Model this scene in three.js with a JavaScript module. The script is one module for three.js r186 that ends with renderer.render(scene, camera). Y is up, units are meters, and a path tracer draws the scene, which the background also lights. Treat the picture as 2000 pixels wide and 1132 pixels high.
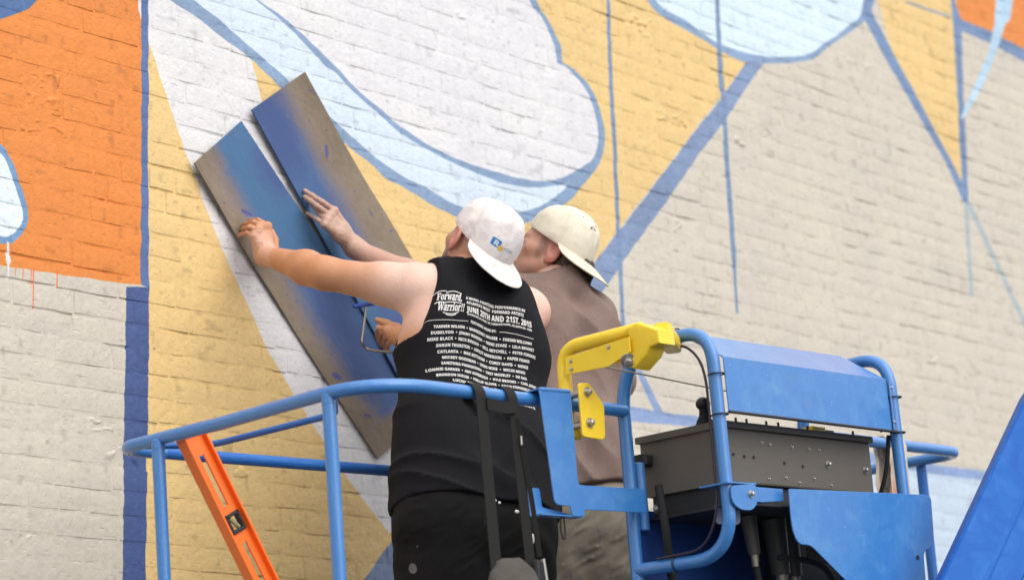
import * as THREE from 'three';
import { mergeGeometries, toCreasedNormals } from 'three/addons/utils/BufferGeometryUtils.js';

// ---------------------------------------------------------------- camera, sky, sun, exposure
const scene = new THREE.Scene();
const camera = new THREE.PerspectiveCamera(12.6165, 1024 / 579, 0.5, 400);
camera.position.set(-6.469, 1.6, 5.26);
camera.up.set(-0.138, 0.977, 0.164);
camera.lookAt(-6.469 + 0.758 * 8.53, 1.6 + 0.211 * 8.53, 5.26 - 0.617 * 8.53);
camera.focus = 6.9; camera.userData.fStop = 2.8;
scene.add(camera);

const renderer = new THREE.WebGLRenderer({ antialias: true });
renderer.toneMapping = THREE.LinearToneMapping;
renderer.toneMappingExposure = 1.62;
renderer.shadowMap.enabled = true;
renderer.shadowMap.type = THREE.PCFSoftShadowMap;

function overcastSky() {                       // an even overcast dome, brighter towards the zenith
  const w = 64, h = 32, d = new Float32Array(w * h * 4);
  for (let j = 0; j < h; j++) {
    const el = (j + 0.5) / h * Math.PI - Math.PI / 2, s = Math.max(0, Math.sin(el)), l = 0.95 * (1 + 1.5 * s) / 2;
    for (let i = 0; i < w; i++) { const k = (j * w + i) * 4; d[k] = l * 0.99; d[k + 1] = l * 1.0; d[k + 2] = l * 1.03; d[k + 3] = 1; }
  }
  const t = new THREE.DataTexture(d, w, h, THREE.RGBAFormat, THREE.FloatType);
  t.mapping = THREE.EquirectangularReflectionMapping; t.magFilter = THREE.LinearFilter; t.minFilter = THREE.LinearFilter;
  t.wrapS = THREE.RepeatWrapping; t.needsUpdate = true;
  return t;
}
scene.background = overcastSky();
scene.environment = scene.background;
const sun = new THREE.DirectionalLight(new THREE.Color(1.0, 0.965, 0.92), 1.4);
sun.position.set(-1.2, 9.2, 9.2); sun.target.position.set(-0.5, 2.8, 0.5);
sun.castShadow = true; sun.shadow.radius = 110; sun.shadow.mapSize.set(2048, 2048);
Object.assign(sun.shadow.camera, { left: -8, right: 8, top: 8, bottom: -8, near: 0.5, far: 40 });
scene.add(sun, sun.target);

// ---------------------------------------------------------------- helpers
const V = (x, y, z) => new THREE.Vector3(x, y, z);
const A3 = (a) => new THREE.Vector3(a[0], a[1], a[2]);
function mulberry(a) { return () => { a |= 0; a = a + 0x6D2B79F5 | 0; let t = Math.imul(a ^ a >>> 15, 1 | a); t = t + Math.imul(t ^ t >>> 7, 61 | t) ^ t; return ((t ^ t >>> 14) >>> 0) / 4294967296; }; }
const rnd = mulberry(20150620);
const rr = (a, b) => a + (b - a) * rnd();
function hash3(x, y, z) { let h = Math.imul(x, 374761393) + Math.imul(y, 668265263) + Math.imul(z, 2147483647 ^ 83492791) | 0; h = Math.imul(h ^ h >>> 13, 1274126177); return ((h ^ h >>> 16) >>> 0) / 4294967296; }
function noise(x, y, z = 0) {                  // value noise, -1..1
  const X = Math.floor(x), Y = Math.floor(y), Z = Math.floor(z); let fx = x - X, fy = y - Y, fz = z - Z;
  fx = fx * fx * (3 - 2 * fx); fy = fy * fy * (3 - 2 * fy); fz = fz * fz * (3 - 2 * fz);
  const L = (a, b, t) => a + (b - a) * t;
  const p = (k) => L(L(hash3(X, Y, Z + k), hash3(X + 1, Y, Z + k), fx), L(hash3(X, Y + 1, Z + k), hash3(X + 1, Y + 1, Z + k), fx), fy);
  return L(p(0), p(1), fz) * 2 - 1;
}
const fbm = (x, y, z, o = 4) => { let s = 0, a = 0.5; for (let i = 0; i < o; i++) { s += a * noise(x, y, z); x *= 2.03; y *= 2.03; z *= 2.03; a *= 0.5; } return s; };
const taken = new Map();
function numbered(n) { const k = taken.get(n) || 0; taken.set(n, k + 1); return k ? n + '_' + String(k).padStart(3, '0') : n; }
function shade(o) { o.castShadow = true; o.receiveShadow = true; return o; }
function obj(name, geo, mat, parent) { const m = shade(new THREE.Mesh(geo, mat)); m.name = name; parent.add(m); return m; }
function thing(name, label, category, group, kind) {
  const g = new THREE.Group(); g.name = numbered(name); g.userData = { label, category };
  if (group) g.userData.group = group; if (kind) g.userData.kind = kind;
  scene.add(g); return g;
}
const lin = (hex) => { const c = new THREE.Color(hex); return c; };
function mat(color, roughness = 0.6, extra = {}) { return new THREE.MeshStandardMaterial({ color: Array.isArray(color) ? new THREE.Color().setRGB(...color) : lin(color), roughness, ...extra }); }
function dataTex(n, fn, srgb = false, rx = 1, ry = 1) {   // fn(u, v) -> value or [r, g, b] in 0..1
  const d = new Uint8Array(n * n * 4);
  for (let j = 0; j < n; j++) for (let i = 0; i < n; i++) { const v = fn(i / n, j / n), k = (j * n + i) * 4, a = Array.isArray(v) ? v : [v, v, v]; for (let c = 0; c < 3; c++) d[k + c] = Math.max(0, Math.min(255, a[c] * 255)); d[k + 3] = 255; }
  const t = new THREE.DataTexture(d, n, n, THREE.RGBAFormat); t.wrapS = t.wrapT = THREE.RepeatWrapping; t.magFilter = THREE.LinearFilter; t.minFilter = THREE.LinearFilter; t.repeat.set(rx, ry);
  if (srgb) t.colorSpace = THREE.SRGBColorSpace; t.needsUpdate = true; return t;
}
// noise that tiles over the unit square
function tileNoise(u, v, f, seed) { const a = u * f, b = v * f, X = Math.floor(a), Y = Math.floor(b); let fx = a - X, fy = b - Y; fx = fx * fx * (3 - 2 * fx); fy = fy * fy * (3 - 2 * fy); const h = (x, y) => hash3((x % f + f) % f, (y % f + f) % f, seed); return (h(X, Y) * (1 - fx) + h(X + 1, Y) * fx) * (1 - fy) + (h(X, Y + 1) * (1 - fx) + h(X + 1, Y + 1) * fx) * fy; }
const tileFbm = (u, v, f, seed, o = 4) => { let s = 0, a = 0.5, t = 0; for (let i = 0; i < o; i++) { s += a * tileNoise(u, v, f, seed + i); t += a; f *= 2; a *= 0.5; } return s / t; };
function canvasTex(w, h, draw) { const c = document.createElement('canvas'); c.width = w; c.height = h; draw(c.getContext('2d'), w, h); const t = new THREE.CanvasTexture(c); t.colorSpace = THREE.SRGBColorSpace; t.magFilter = THREE.LinearFilter; t.anisotropy = 8; return t; }
function merge(list) { return mergeGeometries(list.map((g) => { const q = g.index ? g.toNonIndexed() : g; for (const k of Object.keys(q.attributes)) if (!['position', 'normal', 'uv'].includes(k)) q.deleteAttribute(k); return q; })); }
function at(geo, x, y, z, rx = 0, ry = 0, rz = 0) { geo.applyMatrix4(new THREE.Matrix4().makeRotationFromEuler(new THREE.Euler(rx, ry, rz)).setPosition(x, y, z)); return geo; }
function chamferBox(w, h, d, b = 0.003) {     // a box with bevelled edges, centred
  b = Math.min(b, w * 0.4, h * 0.4, d * 0.4);
  const s = new THREE.Shape(); s.moveTo(-w / 2 + b, -h / 2 + b); s.lineTo(w / 2 - b, -h / 2 + b); s.lineTo(w / 2 - b, h / 2 - b); s.lineTo(-w / 2 + b, h / 2 - b); s.closePath();
  const g = new THREE.ExtrudeGeometry(s, { depth: d - 2 * b, bevelEnabled: true, bevelThickness: b, bevelSize: b, bevelSegments: 2 }); g.translate(0, 0, -d / 2 + b); return g;
}
function plate(points, t, b = 0.0015, curve = 0) {    // a sheet cut to an outline in x, y with thickness t along z (front face at z = t)
  const s = new THREE.Shape();
  const n = points.length;
  if (curve) { for (let i = 0; i < n; i++) { const p = points[i], a = points[(i + n - 1) % n], c = points[(i + 1) % n], r = p[2] ?? curve; const da = Math.hypot(a[0] - p[0], a[1] - p[1]), dc = Math.hypot(c[0] - p[0], c[1] - p[1]), ra = Math.min(r, da * 0.45), rc = Math.min(r, dc * 0.45); const p0 = [p[0] + (a[0] - p[0]) / da * ra, p[1] + (a[1] - p[1]) / da * ra], p1 = [p[0] + (c[0] - p[0]) / dc * rc, p[1] + (c[1] - p[1]) / dc * rc]; if (i === 0) s.moveTo(...p0); else s.lineTo(...p0); s.quadraticCurveTo(p[0], p[1], ...p1); } s.closePath(); }
  else { points.forEach((p, i) => i ? s.lineTo(p[0], p[1]) : s.moveTo(p[0], p[1])); s.closePath(); }
  const g = new THREE.ExtrudeGeometry(s, { depth: Math.max(t - 2 * b, 0.0005), bevelEnabled: true, bevelThickness: b, bevelSize: b, bevelSegments: 2, curveSegments: 8 }); g.translate(0, 0, b); return g;
}
function bent(points, radii) {                // polyline with rounded corners -> dense list of points
  const out = [points[0].clone()];
  for (let i = 1; i < points.length - 1; i++) {
    const p = points[i], a = points[i - 1].clone().sub(p), c = points[i + 1].clone().sub(p), r = Math.min(Array.isArray(radii) ? radii[i] : radii, a.length() * 0.49, c.length() * 0.49);
    const p0 = p.clone().addScaledVector(a.normalize(), r), p1 = p.clone().addScaledVector(c.normalize(), r);
    for (let k = 0; k <= 10; k++) { const t = k / 10; out.push(p0.clone().multiplyScalar((1 - t) * (1 - t)).addScaledVector(p, 2 * t * (1 - t)).addScaledVector(p1, t * t)); }
  }
  out.push(points[points.length - 1].clone()); return out;
}
class Poly extends THREE.Curve {              // straight pieces between given points, by arc length
  constructor(p) { super(); this.p = p; this.l = [0]; for (let i = 1; i < p.length; i++) this.l.push(this.l[i - 1] + p[i].distanceTo(p[i - 1])); }
  getPoint(t) { const s = t * this.l[this.l.length - 1]; let i = 1; while (i < this.p.length - 1 && this.l[i] < s) i++; return this.p[i - 1].clone().lerp(this.p[i], Math.min(1, Math.max(0, (s - this.l[i - 1]) / (this.l[i] - this.l[i - 1])))); }
  getPointAt(t) { return this.getPoint(t); }
}
function tube(points, r, radii = 0.05, closed = false, seg = 14) {
  const c = new Poly(bent(points, radii)), n = Math.max(6, Math.ceil(c.l[c.l.length - 1] / 0.012));
  const g = new THREE.TubeGeometry(c, n, r, seg, closed);
  if (closed) return g;
  const caps = [[0, -1], [1, 1]].map(([t, sgn]) => { const p = c.getPoint(t), q = c.getPoint(t ? 0.995 : 0.005), d = p.clone().sub(q).normalize(); const k = new THREE.SphereGeometry(r, seg, 6, 0, Math.PI * 2, 0, Math.PI / 2); k.scale(1, 0.35, 1); k.applyQuaternion(new THREE.Quaternion().setFromUnitVectors(V(0, 1, 0), d)); k.translate(p.x, p.y, p.z); return k; });
  return merge([g, ...caps]);
}
function rod(a, b, r, r2 = r, seg = 14) { const d = b.clone().sub(a), g = new THREE.CylinderGeometry(r2, r, d.length(), seg, 1); g.applyQuaternion(new THREE.Quaternion().setFromUnitVectors(V(0, 1, 0), d.clone().normalize())); const m = a.clone().add(b).multiplyScalar(0.5); g.translate(m.x, m.y, m.z); return g; }
function boltGeo(r = 0.009, h = 0.006) { const a = new THREE.CylinderGeometry(r * 1.45, r * 1.5, h * 0.35, 16); a.rotateX(Math.PI / 2); a.translate(0, 0, h * 0.17); const b = new THREE.CylinderGeometry(r * 0.92, r, h, 6); b.rotateX(Math.PI / 2); b.translate(0, 0, h * 0.75); const c = new THREE.SphereGeometry(r * 0.8, 10, 4, 0, 6.3, 0, 1.57); c.rotateX(Math.PI / 2); c.scale(1, 1, 0.35); c.translate(0, 0, h * 1.24); return merge([a, b, c]); }

// ---------------------------------------------------------------- distance fields -> meshes
function coneDist(p, a, b, r1, r2) {          // rounded cone between a and b
  const bx = b.x - a.x, by = b.y - a.y, bz = b.z - a.z, px = p[0] - a.x, py = p[1] - a.y, pz = p[2] - a.z;
  const l2 = bx * bx + by * by + bz * bz; let t = l2 ? (px * bx + py * by + pz * bz) / l2 : 0; t = t < 0 ? 0 : t > 1 ? 1 : t;
  const dx = px - bx * t, dy = py - by * t, dz = pz - bz * t; return Math.sqrt(dx * dx + dy * dy + dz * dz) - (r1 + (r2 - r1) * t);
}
const smin = (a, b, k) => { const h = Math.max(k - Math.abs(a - b), 0) / k; return Math.min(a, b) - h * h * k * 0.25; };
const smax = (a, b, k) => -smin(-a, -b, k);
function field(bones) { return (p) => { let d = 1e3; for (const [a, b, r1, r2, k] of bones) d = smin(d, coneDist(p, a, b, r1, r2), k ?? 0.03); return d; }; }
function ellip(p, c, r) { const x = (p[0] - c[0]) / r[0], y = (p[1] - c[1]) / r[1], z = (p[2] - c[2]) / r[2], k0 = Math.sqrt(x * x + y * y + z * z), X = x / r[0], Y = y / r[1], Z = z / r[2], k1 = Math.sqrt(X * X + Y * Y + Z * Z); return k1 < 1e-9 ? -Math.min(...r) : k0 * (k0 - 1) / k1; }
function surface(f, lo, hi, c) {              // surface nets over a box, cell size c
  const n = [0, 1, 2].map((k) => Math.ceil((hi[k] - lo[k]) / c) + 2), [nx, ny, nz] = n, val = new Float32Array(nx * ny * nz), p = [0, 0, 0];
  const B = 6, diag = B * c * 0.95;
  for (let k = 0; k < nz; k += B) for (let j = 0; j < ny; j += B) for (let i = 0; i < nx; i += B) {
    p[0] = lo[0] + (i + B / 2) * c; p[1] = lo[1] + (j + B / 2) * c; p[2] = lo[2] + (k + B / 2) * c; const m = f(p), far = Math.abs(m) > diag * 1.25;
    for (let kk = k; kk < Math.min(k + B, nz); kk++) for (let jj = j; jj < Math.min(j + B, ny); jj++) for (let ii = i; ii < Math.min(i + B, nx); ii++) {
      if (far) { val[(kk * ny + jj) * nx + ii] = m; continue; }
      p[0] = lo[0] + ii * c; p[1] = lo[1] + jj * c; p[2] = lo[2] + kk * c; val[(kk * ny + jj) * nx + ii] = f(p);
    }
  }
  const id = new Int32Array(nx * ny * nz).fill(-1), pos = [], idx = [], sy = nx, sz = nx * ny;
  const corner = [0, 1, sy, sy + 1, sz, sz + 1, sz + sy, sz + sy + 1];
  const E = [[0, 1], [2, 3], [4, 5], [6, 7], [0, 2], [1, 3], [4, 6], [5, 7], [0, 4], [1, 5], [2, 6], [3, 7]];
  for (let k = 0; k < nz - 1; k++) for (let j = 0; j < ny - 1; j++) for (let i = 0; i < nx - 1; i++) {
    const o = k * sz + j * sy + i; let mask = 0; for (let q = 0; q < 8; q++) if (val[o + corner[q]] < 0) mask |= 1 << q;
    if (mask === 0 || mask === 255) continue;
    let x = 0, y = 0, z = 0, m = 0;
    for (const [a, b] of E) { const sa = mask >> a & 1, sb = mask >> b & 1; if (sa === sb) continue; const va = val[o + corner[a]], vb = val[o + corner[b]], t = va / (va - vb); x += (a & 1) + ((b & 1) - (a & 1)) * t; y += (a >> 1 & 1) + ((b >> 1 & 1) - (a >> 1 & 1)) * t; z += (a >> 2) + ((b >> 2) - (a >> 2)) * t; m++; }
    id[o] = pos.length / 3; pos.push(lo[0] + (i + x / m) * c, lo[1] + (j + y / m) * c, lo[2] + (k + z / m) * c);
  }
  for (let k = 1; k < nz - 1; k++) for (let j = 1; j < ny - 1; j++) for (let i = 1; i < nx - 1; i++) {
    const o = k * sz + j * sy + i, s = val[o] < 0;
    const quad = (a, b, c2, d, flip) => { if (a < 0 || b < 0 || c2 < 0 || d < 0) return; if (flip) idx.push(a, c2, b, a, d, c2); else idx.push(a, b, c2, a, c2, d); };
    if (s !== val[o + 1] < 0) quad(id[o - sy - sz], id[o - sz], id[o], id[o - sy], !s);
    if (s !== val[o + sy] < 0) quad(id[o - 1 - sz], id[o - 1], id[o], id[o - sz], !s);
    if (s !== val[o + sz] < 0) quad(id[o - 1 - sy], id[o - sy], id[o], id[o - 1], !s);
  }
  const g = new THREE.BufferGeometry(), nrm = new Float32Array(pos.length), e = c * 0.35, q = [0, 0, 0];
  for (let v = 0; v < pos.length; v += 3) {
    const g3 = [0, 0, 0]; let gl = 0;
    for (let a = 0; a < 3; a++) { q[0] = pos[v]; q[1] = pos[v + 1]; q[2] = pos[v + 2]; q[a] += e; const u = f(q); q[a] -= 2 * e; g3[a] = (u - f(q)) / (2 * e); gl += g3[a] * g3[a]; }
    gl = Math.sqrt(gl) || 1; for (let a = 0; a < 3; a++) nrm[v + a] = g3[a] / gl;
    q[0] = pos[v]; q[1] = pos[v + 1]; q[2] = pos[v + 2]; const d = Math.max(-c * 0.5, Math.min(c * 0.5, f(q) / Math.max(gl, 0.6)));
    for (let a = 0; a < 3; a++) pos[v + a] -= nrm[v + a] * d;
  }
  g.setAttribute('position', new THREE.Float32BufferAttribute(pos, 3)); g.setAttribute('normal', new THREE.BufferAttribute(nrm, 3)); g.setIndex(idx);
  return g;
}
function uvBy(g, fn) { const p = g.attributes.position, n = g.attributes.normal, uv = new Float32Array(p.count * 2); for (let i = 0; i < p.count; i++) { const r = fn(p.getX(i), p.getY(i), p.getZ(i), n.getX(i), n.getY(i), n.getZ(i)); uv[2 * i] = r[0]; uv[2 * i + 1] = r[1]; } g.setAttribute('uv', new THREE.BufferAttribute(uv, 2)); return g; }
function colorBy(g, fn) { const p = g.attributes.position, c = new Float32Array(p.count * 3); for (let i = 0; i < p.count; i++) c.set(fn(p.getX(i), p.getY(i), p.getZ(i)), 3 * i); g.setAttribute('color', new THREE.BufferAttribute(c, 3)); return g; }
const mixc = (a, b, t) => { t = Math.max(0, Math.min(1, t)); return [a[0] + (b[0] - a[0]) * t, a[1] + (b[1] - a[1]) * t, a[2] + (b[2] - a[2]) * t]; };
const step01 = (a, b, x) => { const t = Math.max(0, Math.min(1, (x - a) / (b - a))); return t * t * (3 - 2 * t); };
const MURAL = [
  ['yellow', 0, [[-1.5955,4.4808],[1.6933,5.4127],[2.7241,5.7047],[1.4405,4.4783],[0.4776,3.5942],[-0.644,2.5229],[-1.0829,2.0958],[-1.6261,2.083]]],
  ['orange', 0, [[-2.6717,4.1759],[-1.5935,4.4814],[-1.6074,4.0142],[-1.6169,3.561],[-1.6273,3.1822],[-2.1215,3.1638],[-2.6523,3.1481]]],
  ['white', 0, [[-1.6375,4.0985],[-1.6121,4.1047],[-1.6198,3.9535],[-1.6292,3.9787]]],
  ['navy2', 1, [[-2.6717,4.1759],[-1.8698,4.4031],[-1.9304,4.0274],[-2.0085,3.9149],[-2.0531,3.8784],[-2.1234,3.8422],[-2.2266,3.8046],[-2.6626,3.6982]]],
  ['blue2', 1, [[-2.6602,3.5676],[-2.225,3.5296],[-2.1397,3.4998],[-2.1085,3.4817],[-2.0842,3.4496],[-2.0562,3.3927],[-2.0352,3.3317],[-2.0352,3.298],[-2.0527,3.2631],[-2.0787,3.2381],[-2.1079,3.2266],[-2.1388,3.2259],[-2.2234,3.24],[-2.6557,3.3303]]],
  ['pale', 1, [[-2.6596,3.5344],[-2.2249,3.5018],[-2.1396,3.4746],[-2.1223,3.4679],[-2.1015,3.4367],[-2.0754,3.3852],[-2.0527,3.3288],[-2.0527,3.3008],[-2.0666,3.2734],[-2.0908,3.2515],[-2.108,3.2446],[-2.1388,3.2452],[-2.2235,3.2592],[-2.6562,3.3565]]],
  ['white', 0, [[-2.1062,3.2338],[-2.0942,3.2357],[-2.0924,3.1944],[-2.0889,3.1811],[-2.0958,3.169],[-2.0974,3.1274],[-2.1009,3.1269],[-2.1027,3.168],[-2.1078,3.181],[-2.1045,3.2064]]],
  ['drip', 0, [[-2.0169,3.1724],[-2.0116,3.1732],[-2.0143,3.0617],[-2.0178,3.0612]]],
  ['drip', 0, [[-2.023,3.1771],[-2.0195,3.1776],[-2.0218,3.1216],[-2.0242,3.1213]]],
  ['drip', 0, [[-2.0768,3.169],[-2.0734,3.1696],[-2.0757,3.1443],[-2.078,3.144]]],
  ['drip', 0, [[-2.051,3.1715],[-2.0472,3.1721],[-2.0496,3.1371],[-2.0521,3.1367]]],
  ['drip', 0, [[-1.933,3.175],[-1.9294,3.1755],[-1.9319,3.1316],[-1.9343,3.1313]]],
  ['white', 0, [[-1.5876,4.4831],[-1.5953,3.8892],[-1.5875,3.8849],[-1.5419,3.7809],[-1.4999,3.688],[-1.4596,3.6005],[-1.4266,3.5476],[-1.3843,3.4523],[-1.357,3.404],[-1.2664,3.258],[-1.1968,3.1499],[-1.1549,3.0814],[-1.0754,2.9896],[-1.0385,2.9453],[-0.9198,2.8192],[-0.8117,2.7114],[-0.6379,2.5603],[-0.5356,2.6281],[-0.4971,2.6986],[-0.5721,2.8495],[-0.6479,2.9678],[-0.7656,3.1586],[-0.9125,3.421],[-1.0375,3.6204],[-1.1418,3.8083],[-1.1595,3.8646],[-1.1813,3.9262],[-1.2206,3.9619],[-1.499,4.5082]]],
  ['outline', 1, [[-1.7559,4.4354],[-1.6395,4.0981],[-1.4944,4.0328],[-1.3999,4.0096],[-1.3164,3.9769],[-1.2064,3.9398],[-1.0713,3.8733],[-0.9438,3.8127],[-0.8023,3.7513],[-0.6729,3.7053],[-0.6088,3.6709],[-0.4837,3.6449],[-0.3903,3.6193],[-0.245,3.5981],[-0.092,3.6009],[0.0673,3.6336],[0.2054,3.6877],[0.3086,3.7474],[0.3918,3.8153],[0.4678,3.8829],[0.5123,3.9401],[0.5358,4.0214],[0.5237,4.0907],[0.4959,4.1441],[0.4505,4.1919],[0.3817,4.2271],[0.3205,4.2398],[0.3132,4.2564],[0.3077,4.2991],[0.2511,4.3705],[0.1883,4.4254],[0.0992,4.5751],[0.0679,4.9521]]],
  ['lblue', 1, [[-1.6588,4.4629],[-1.5409,4.122],[-1.4011,4.0544],[-1.3071,4.0229],[-1.2139,3.9776],[-1.117,3.9368],[-1.0336,3.8986],[-0.9425,3.8531],[-0.8319,3.8104],[-0.7127,3.7551],[-0.607,3.7123],[-0.482,3.6817],[-0.4049,3.6702],[-0.2853,3.6403],[-0.1669,3.6364],[-0.0241,3.6498],[0.1245,3.6918],[0.2398,3.7517],[0.3072,3.8077],[0.1456,3.769],[-0.0335,3.7535],[-0.2256,3.771],[-0.3987,3.797],[-0.5259,3.8266],[-0.6263,3.8703],[-0.7387,3.9187],[-0.8264,3.9644],[-0.8578,3.9741],[-0.9743,4.0399],[-1.0652,4.0841],[-1.1487,4.1147],[-1.2785,4.1858],[-1.3962,4.5373]]],
  ['white2', 1, [[-1.3754,4.5432],[-1.2638,4.1894],[-1.1336,4.1182],[-1.0432,4.0891],[-0.9363,4.0434],[-0.8166,3.9829],[-0.738,3.9353],[-0.6091,3.8853],[-0.5011,3.843],[-0.3637,3.8085],[-0.2068,3.7897],[-0.0133,3.7848],[0.1471,3.7921],[0.275,3.8235],[0.3353,3.8503],[0.4174,3.8956],[0.4783,3.9466],[0.4983,4.0216],[0.4889,4.0894],[0.4559,4.1489],[0.3994,4.196],[0.342,4.2261],[0.2918,4.23],[0.2851,4.254],[0.2712,4.2966],[0.2126,4.3745],[0.1521,4.4169],[0.0634,4.5662],[0.0347,4.9427]]],
  ['outline', 1, [[0.7298,5.1397],[0.7694,4.6834],[0.8455,4.5665],[0.9547,4.5354],[1.1082,4.5152],[1.3368,4.4801],[1.4543,4.4812],[1.665,4.522],[1.9006,4.5909],[2.0664,4.6898],[2.3118,4.8364],[2.4027,4.94],[2.4906,5.1017],[2.6388,5.6806]]],
  ['lblue2', 1, [[0.8083,5.1619],[0.8256,4.6971],[0.8906,4.5886],[1.0105,4.5617],[1.0546,4.558],[1.2447,4.5177],[1.4581,4.5182],[1.668,4.5492],[1.8768,4.6045],[2.0137,4.6825],[2.1829,4.7837],[2.3058,4.8806],[2.3888,5.077],[2.5337,5.6508]]],
  ['band', 0, [[1.4445,4.4852],[1.2596,4.2978],[1.0872,4.1472],[0.8929,3.9682],[0.6012,3.7002],[0.4772,3.5887],[-0.644,2.5229],[-1.125,2.0661],[-1.0323,2.0536],[-0.5415,2.5],[0.4973,3.4773],[0.6226,3.6018],[0.8825,3.8481],[1.1015,4.0613],[1.2894,4.233],[1.555,4.4986]]],
  ['line', 0, [[0.5973,5.0054],[0.5809,4.5166],[0.5745,4.2603],[0.578,4.0017],[0.5742,3.6904],[0.5757,3.3398],[0.5812,3.1362],[0.6015,3.1384],[0.599,3.3428],[0.5978,3.6942],[0.6018,4.0062],[0.5984,4.2653],[0.6019,4.5215],[0.6186,5.0112]]],
  ['line', 0, [[1.2724,5.191],[1.2563,4.6736],[1.2513,4.5013],[1.2587,4.3055],[1.261,3.9935],[1.2691,3.744],[1.2751,3.4928],[1.2883,3.4945],[1.299,3.7486],[1.291,3.9988],[1.2888,4.3116],[1.2815,4.5079],[1.2833,4.6798],[1.2998,5.1985]]],
  ['yellow', 0, [[2.4033,5.0365],[2.5101,4.7651],[2.7397,4.5559],[2.9184,4.3869],[3.0245,4.2772],[3.0516,4.69],[3.0747,5.1974],[3.1216,5.8174],[2.6388,5.6806]]],
  ['greyline', 0, [[2.671,5.0068],[3.0326,5.0269],[3.0306,5.0127],[2.6488,4.9927]]],
  ['orange', 0, [[3.1764,5.8329],[3.0739,5.0156],[3.3622,5.0086],[3.67,4.9935],[5.1959,4.9443],[5.5195,6.4968]]],
  ['line2', 0, [[3.0756,5.0275],[3.3656,5.0303],[3.6733,5.0132],[5.197,4.9497],[5.1818,4.8769],[3.6636,4.9541],[3.3566,4.9724],[3.068,4.9754]]],
  ['line2', 0, [[2.2953,4.8587],[2.3206,4.8449],[2.4601,4.715],[2.6644,4.541],[2.8851,4.3587],[3.0057,4.2075],[3.0465,4.1967],[3.0655,4.2665],[3.0102,4.2947],[2.9184,4.3869],[2.7397,4.5559],[2.5101,4.7651],[2.3742,4.9006],[2.4409,5.0235],[2.5756,5.6626],[2.4921,5.639],[2.3521,5.0024]]],
  ['line2', 0, [[3.0944,5.8096],[3.0416,5.0884],[3.043,4.9949],[3.0392,4.8233],[3.0316,4.6409],[3.0194,4.4143],[3.009,4.2014],[3.0526,4.2088],[3.072,4.424],[3.0845,4.6514],[3.0968,4.8356],[3.1187,5.012],[3.0772,5.0967],[3.1307,5.8199]]],
  ['feather', 1, [[3.5916,5.9505],[3.4386,5.1807],[3.3939,5.039],[3.3204,4.9111],[3.2058,4.7671],[3.0528,4.582],[3.099,4.6046],[3.2362,4.7368],[3.3882,4.9164],[3.5056,5.0875],[3.5951,5.2171],[3.7986,6.0092]]],
  ['faint', 0, [[3.0145,4.1957],[3.0108,4.0144],[3.0053,3.7949],[3.0355,3.7991],[3.0455,4.0197],[3.0538,4.2023]]],
  ['faint', 0, [[3.0231,4.2104],[3.0704,4.214],[3.4844,3.7538],[3.9359,3.259],[3.8947,3.2416],[3.4417,3.7392]]],
  ['lblue3', 0, [[1.3759,3.04],[2.5199,3.0334],[3.3512,3.0518],[4.8043,3.0661],[4.63,2.23],[1.2835,2.1514]]],
  ['band2', 0, [[0.3262,3.0594],[0.5954,3.0794],[0.9678,3.0843],[1.4461,3.0808],[2.5234,3.0582],[2.9266,3.0647],[3.3548,3.0738],[4.8109,3.0976],[4.7988,3.0396],[3.3468,3.0255],[2.9205,3.0242],[2.5179,3.0189],[1.4404,3.0274],[0.9644,3.0476],[0.5912,3.0278],[0.3232,3.0178]]],
  ['band2', 0, [[0.6437,3.2108],[0.6791,3.2149],[0.7919,3.0805],[0.744,3.0755]]],
  ['stripe', 0, [[-1.6134,4.4758],[-1.5856,4.4836],[-1.5936,3.8654],[-1.5995,3.5642],[-1.6007,3.1788],[-1.6311,3.1831],[-1.6246,3.5596]]],
  ['navy', 0, [[-1.6861,3.1695],[-1.6007,3.1788],[-1.609,2.8353],[-1.6243,2.3738],[-1.6335,2.0828],[-1.7211,2.0808],[-1.7073,2.3692],[-1.6953,2.8262]]],
  ['pencil', 0, [[-1.432,3.922],[-1.4259,3.9233],[-1.2631,3.7591],[-1.2674,3.7552]]],
];
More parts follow.
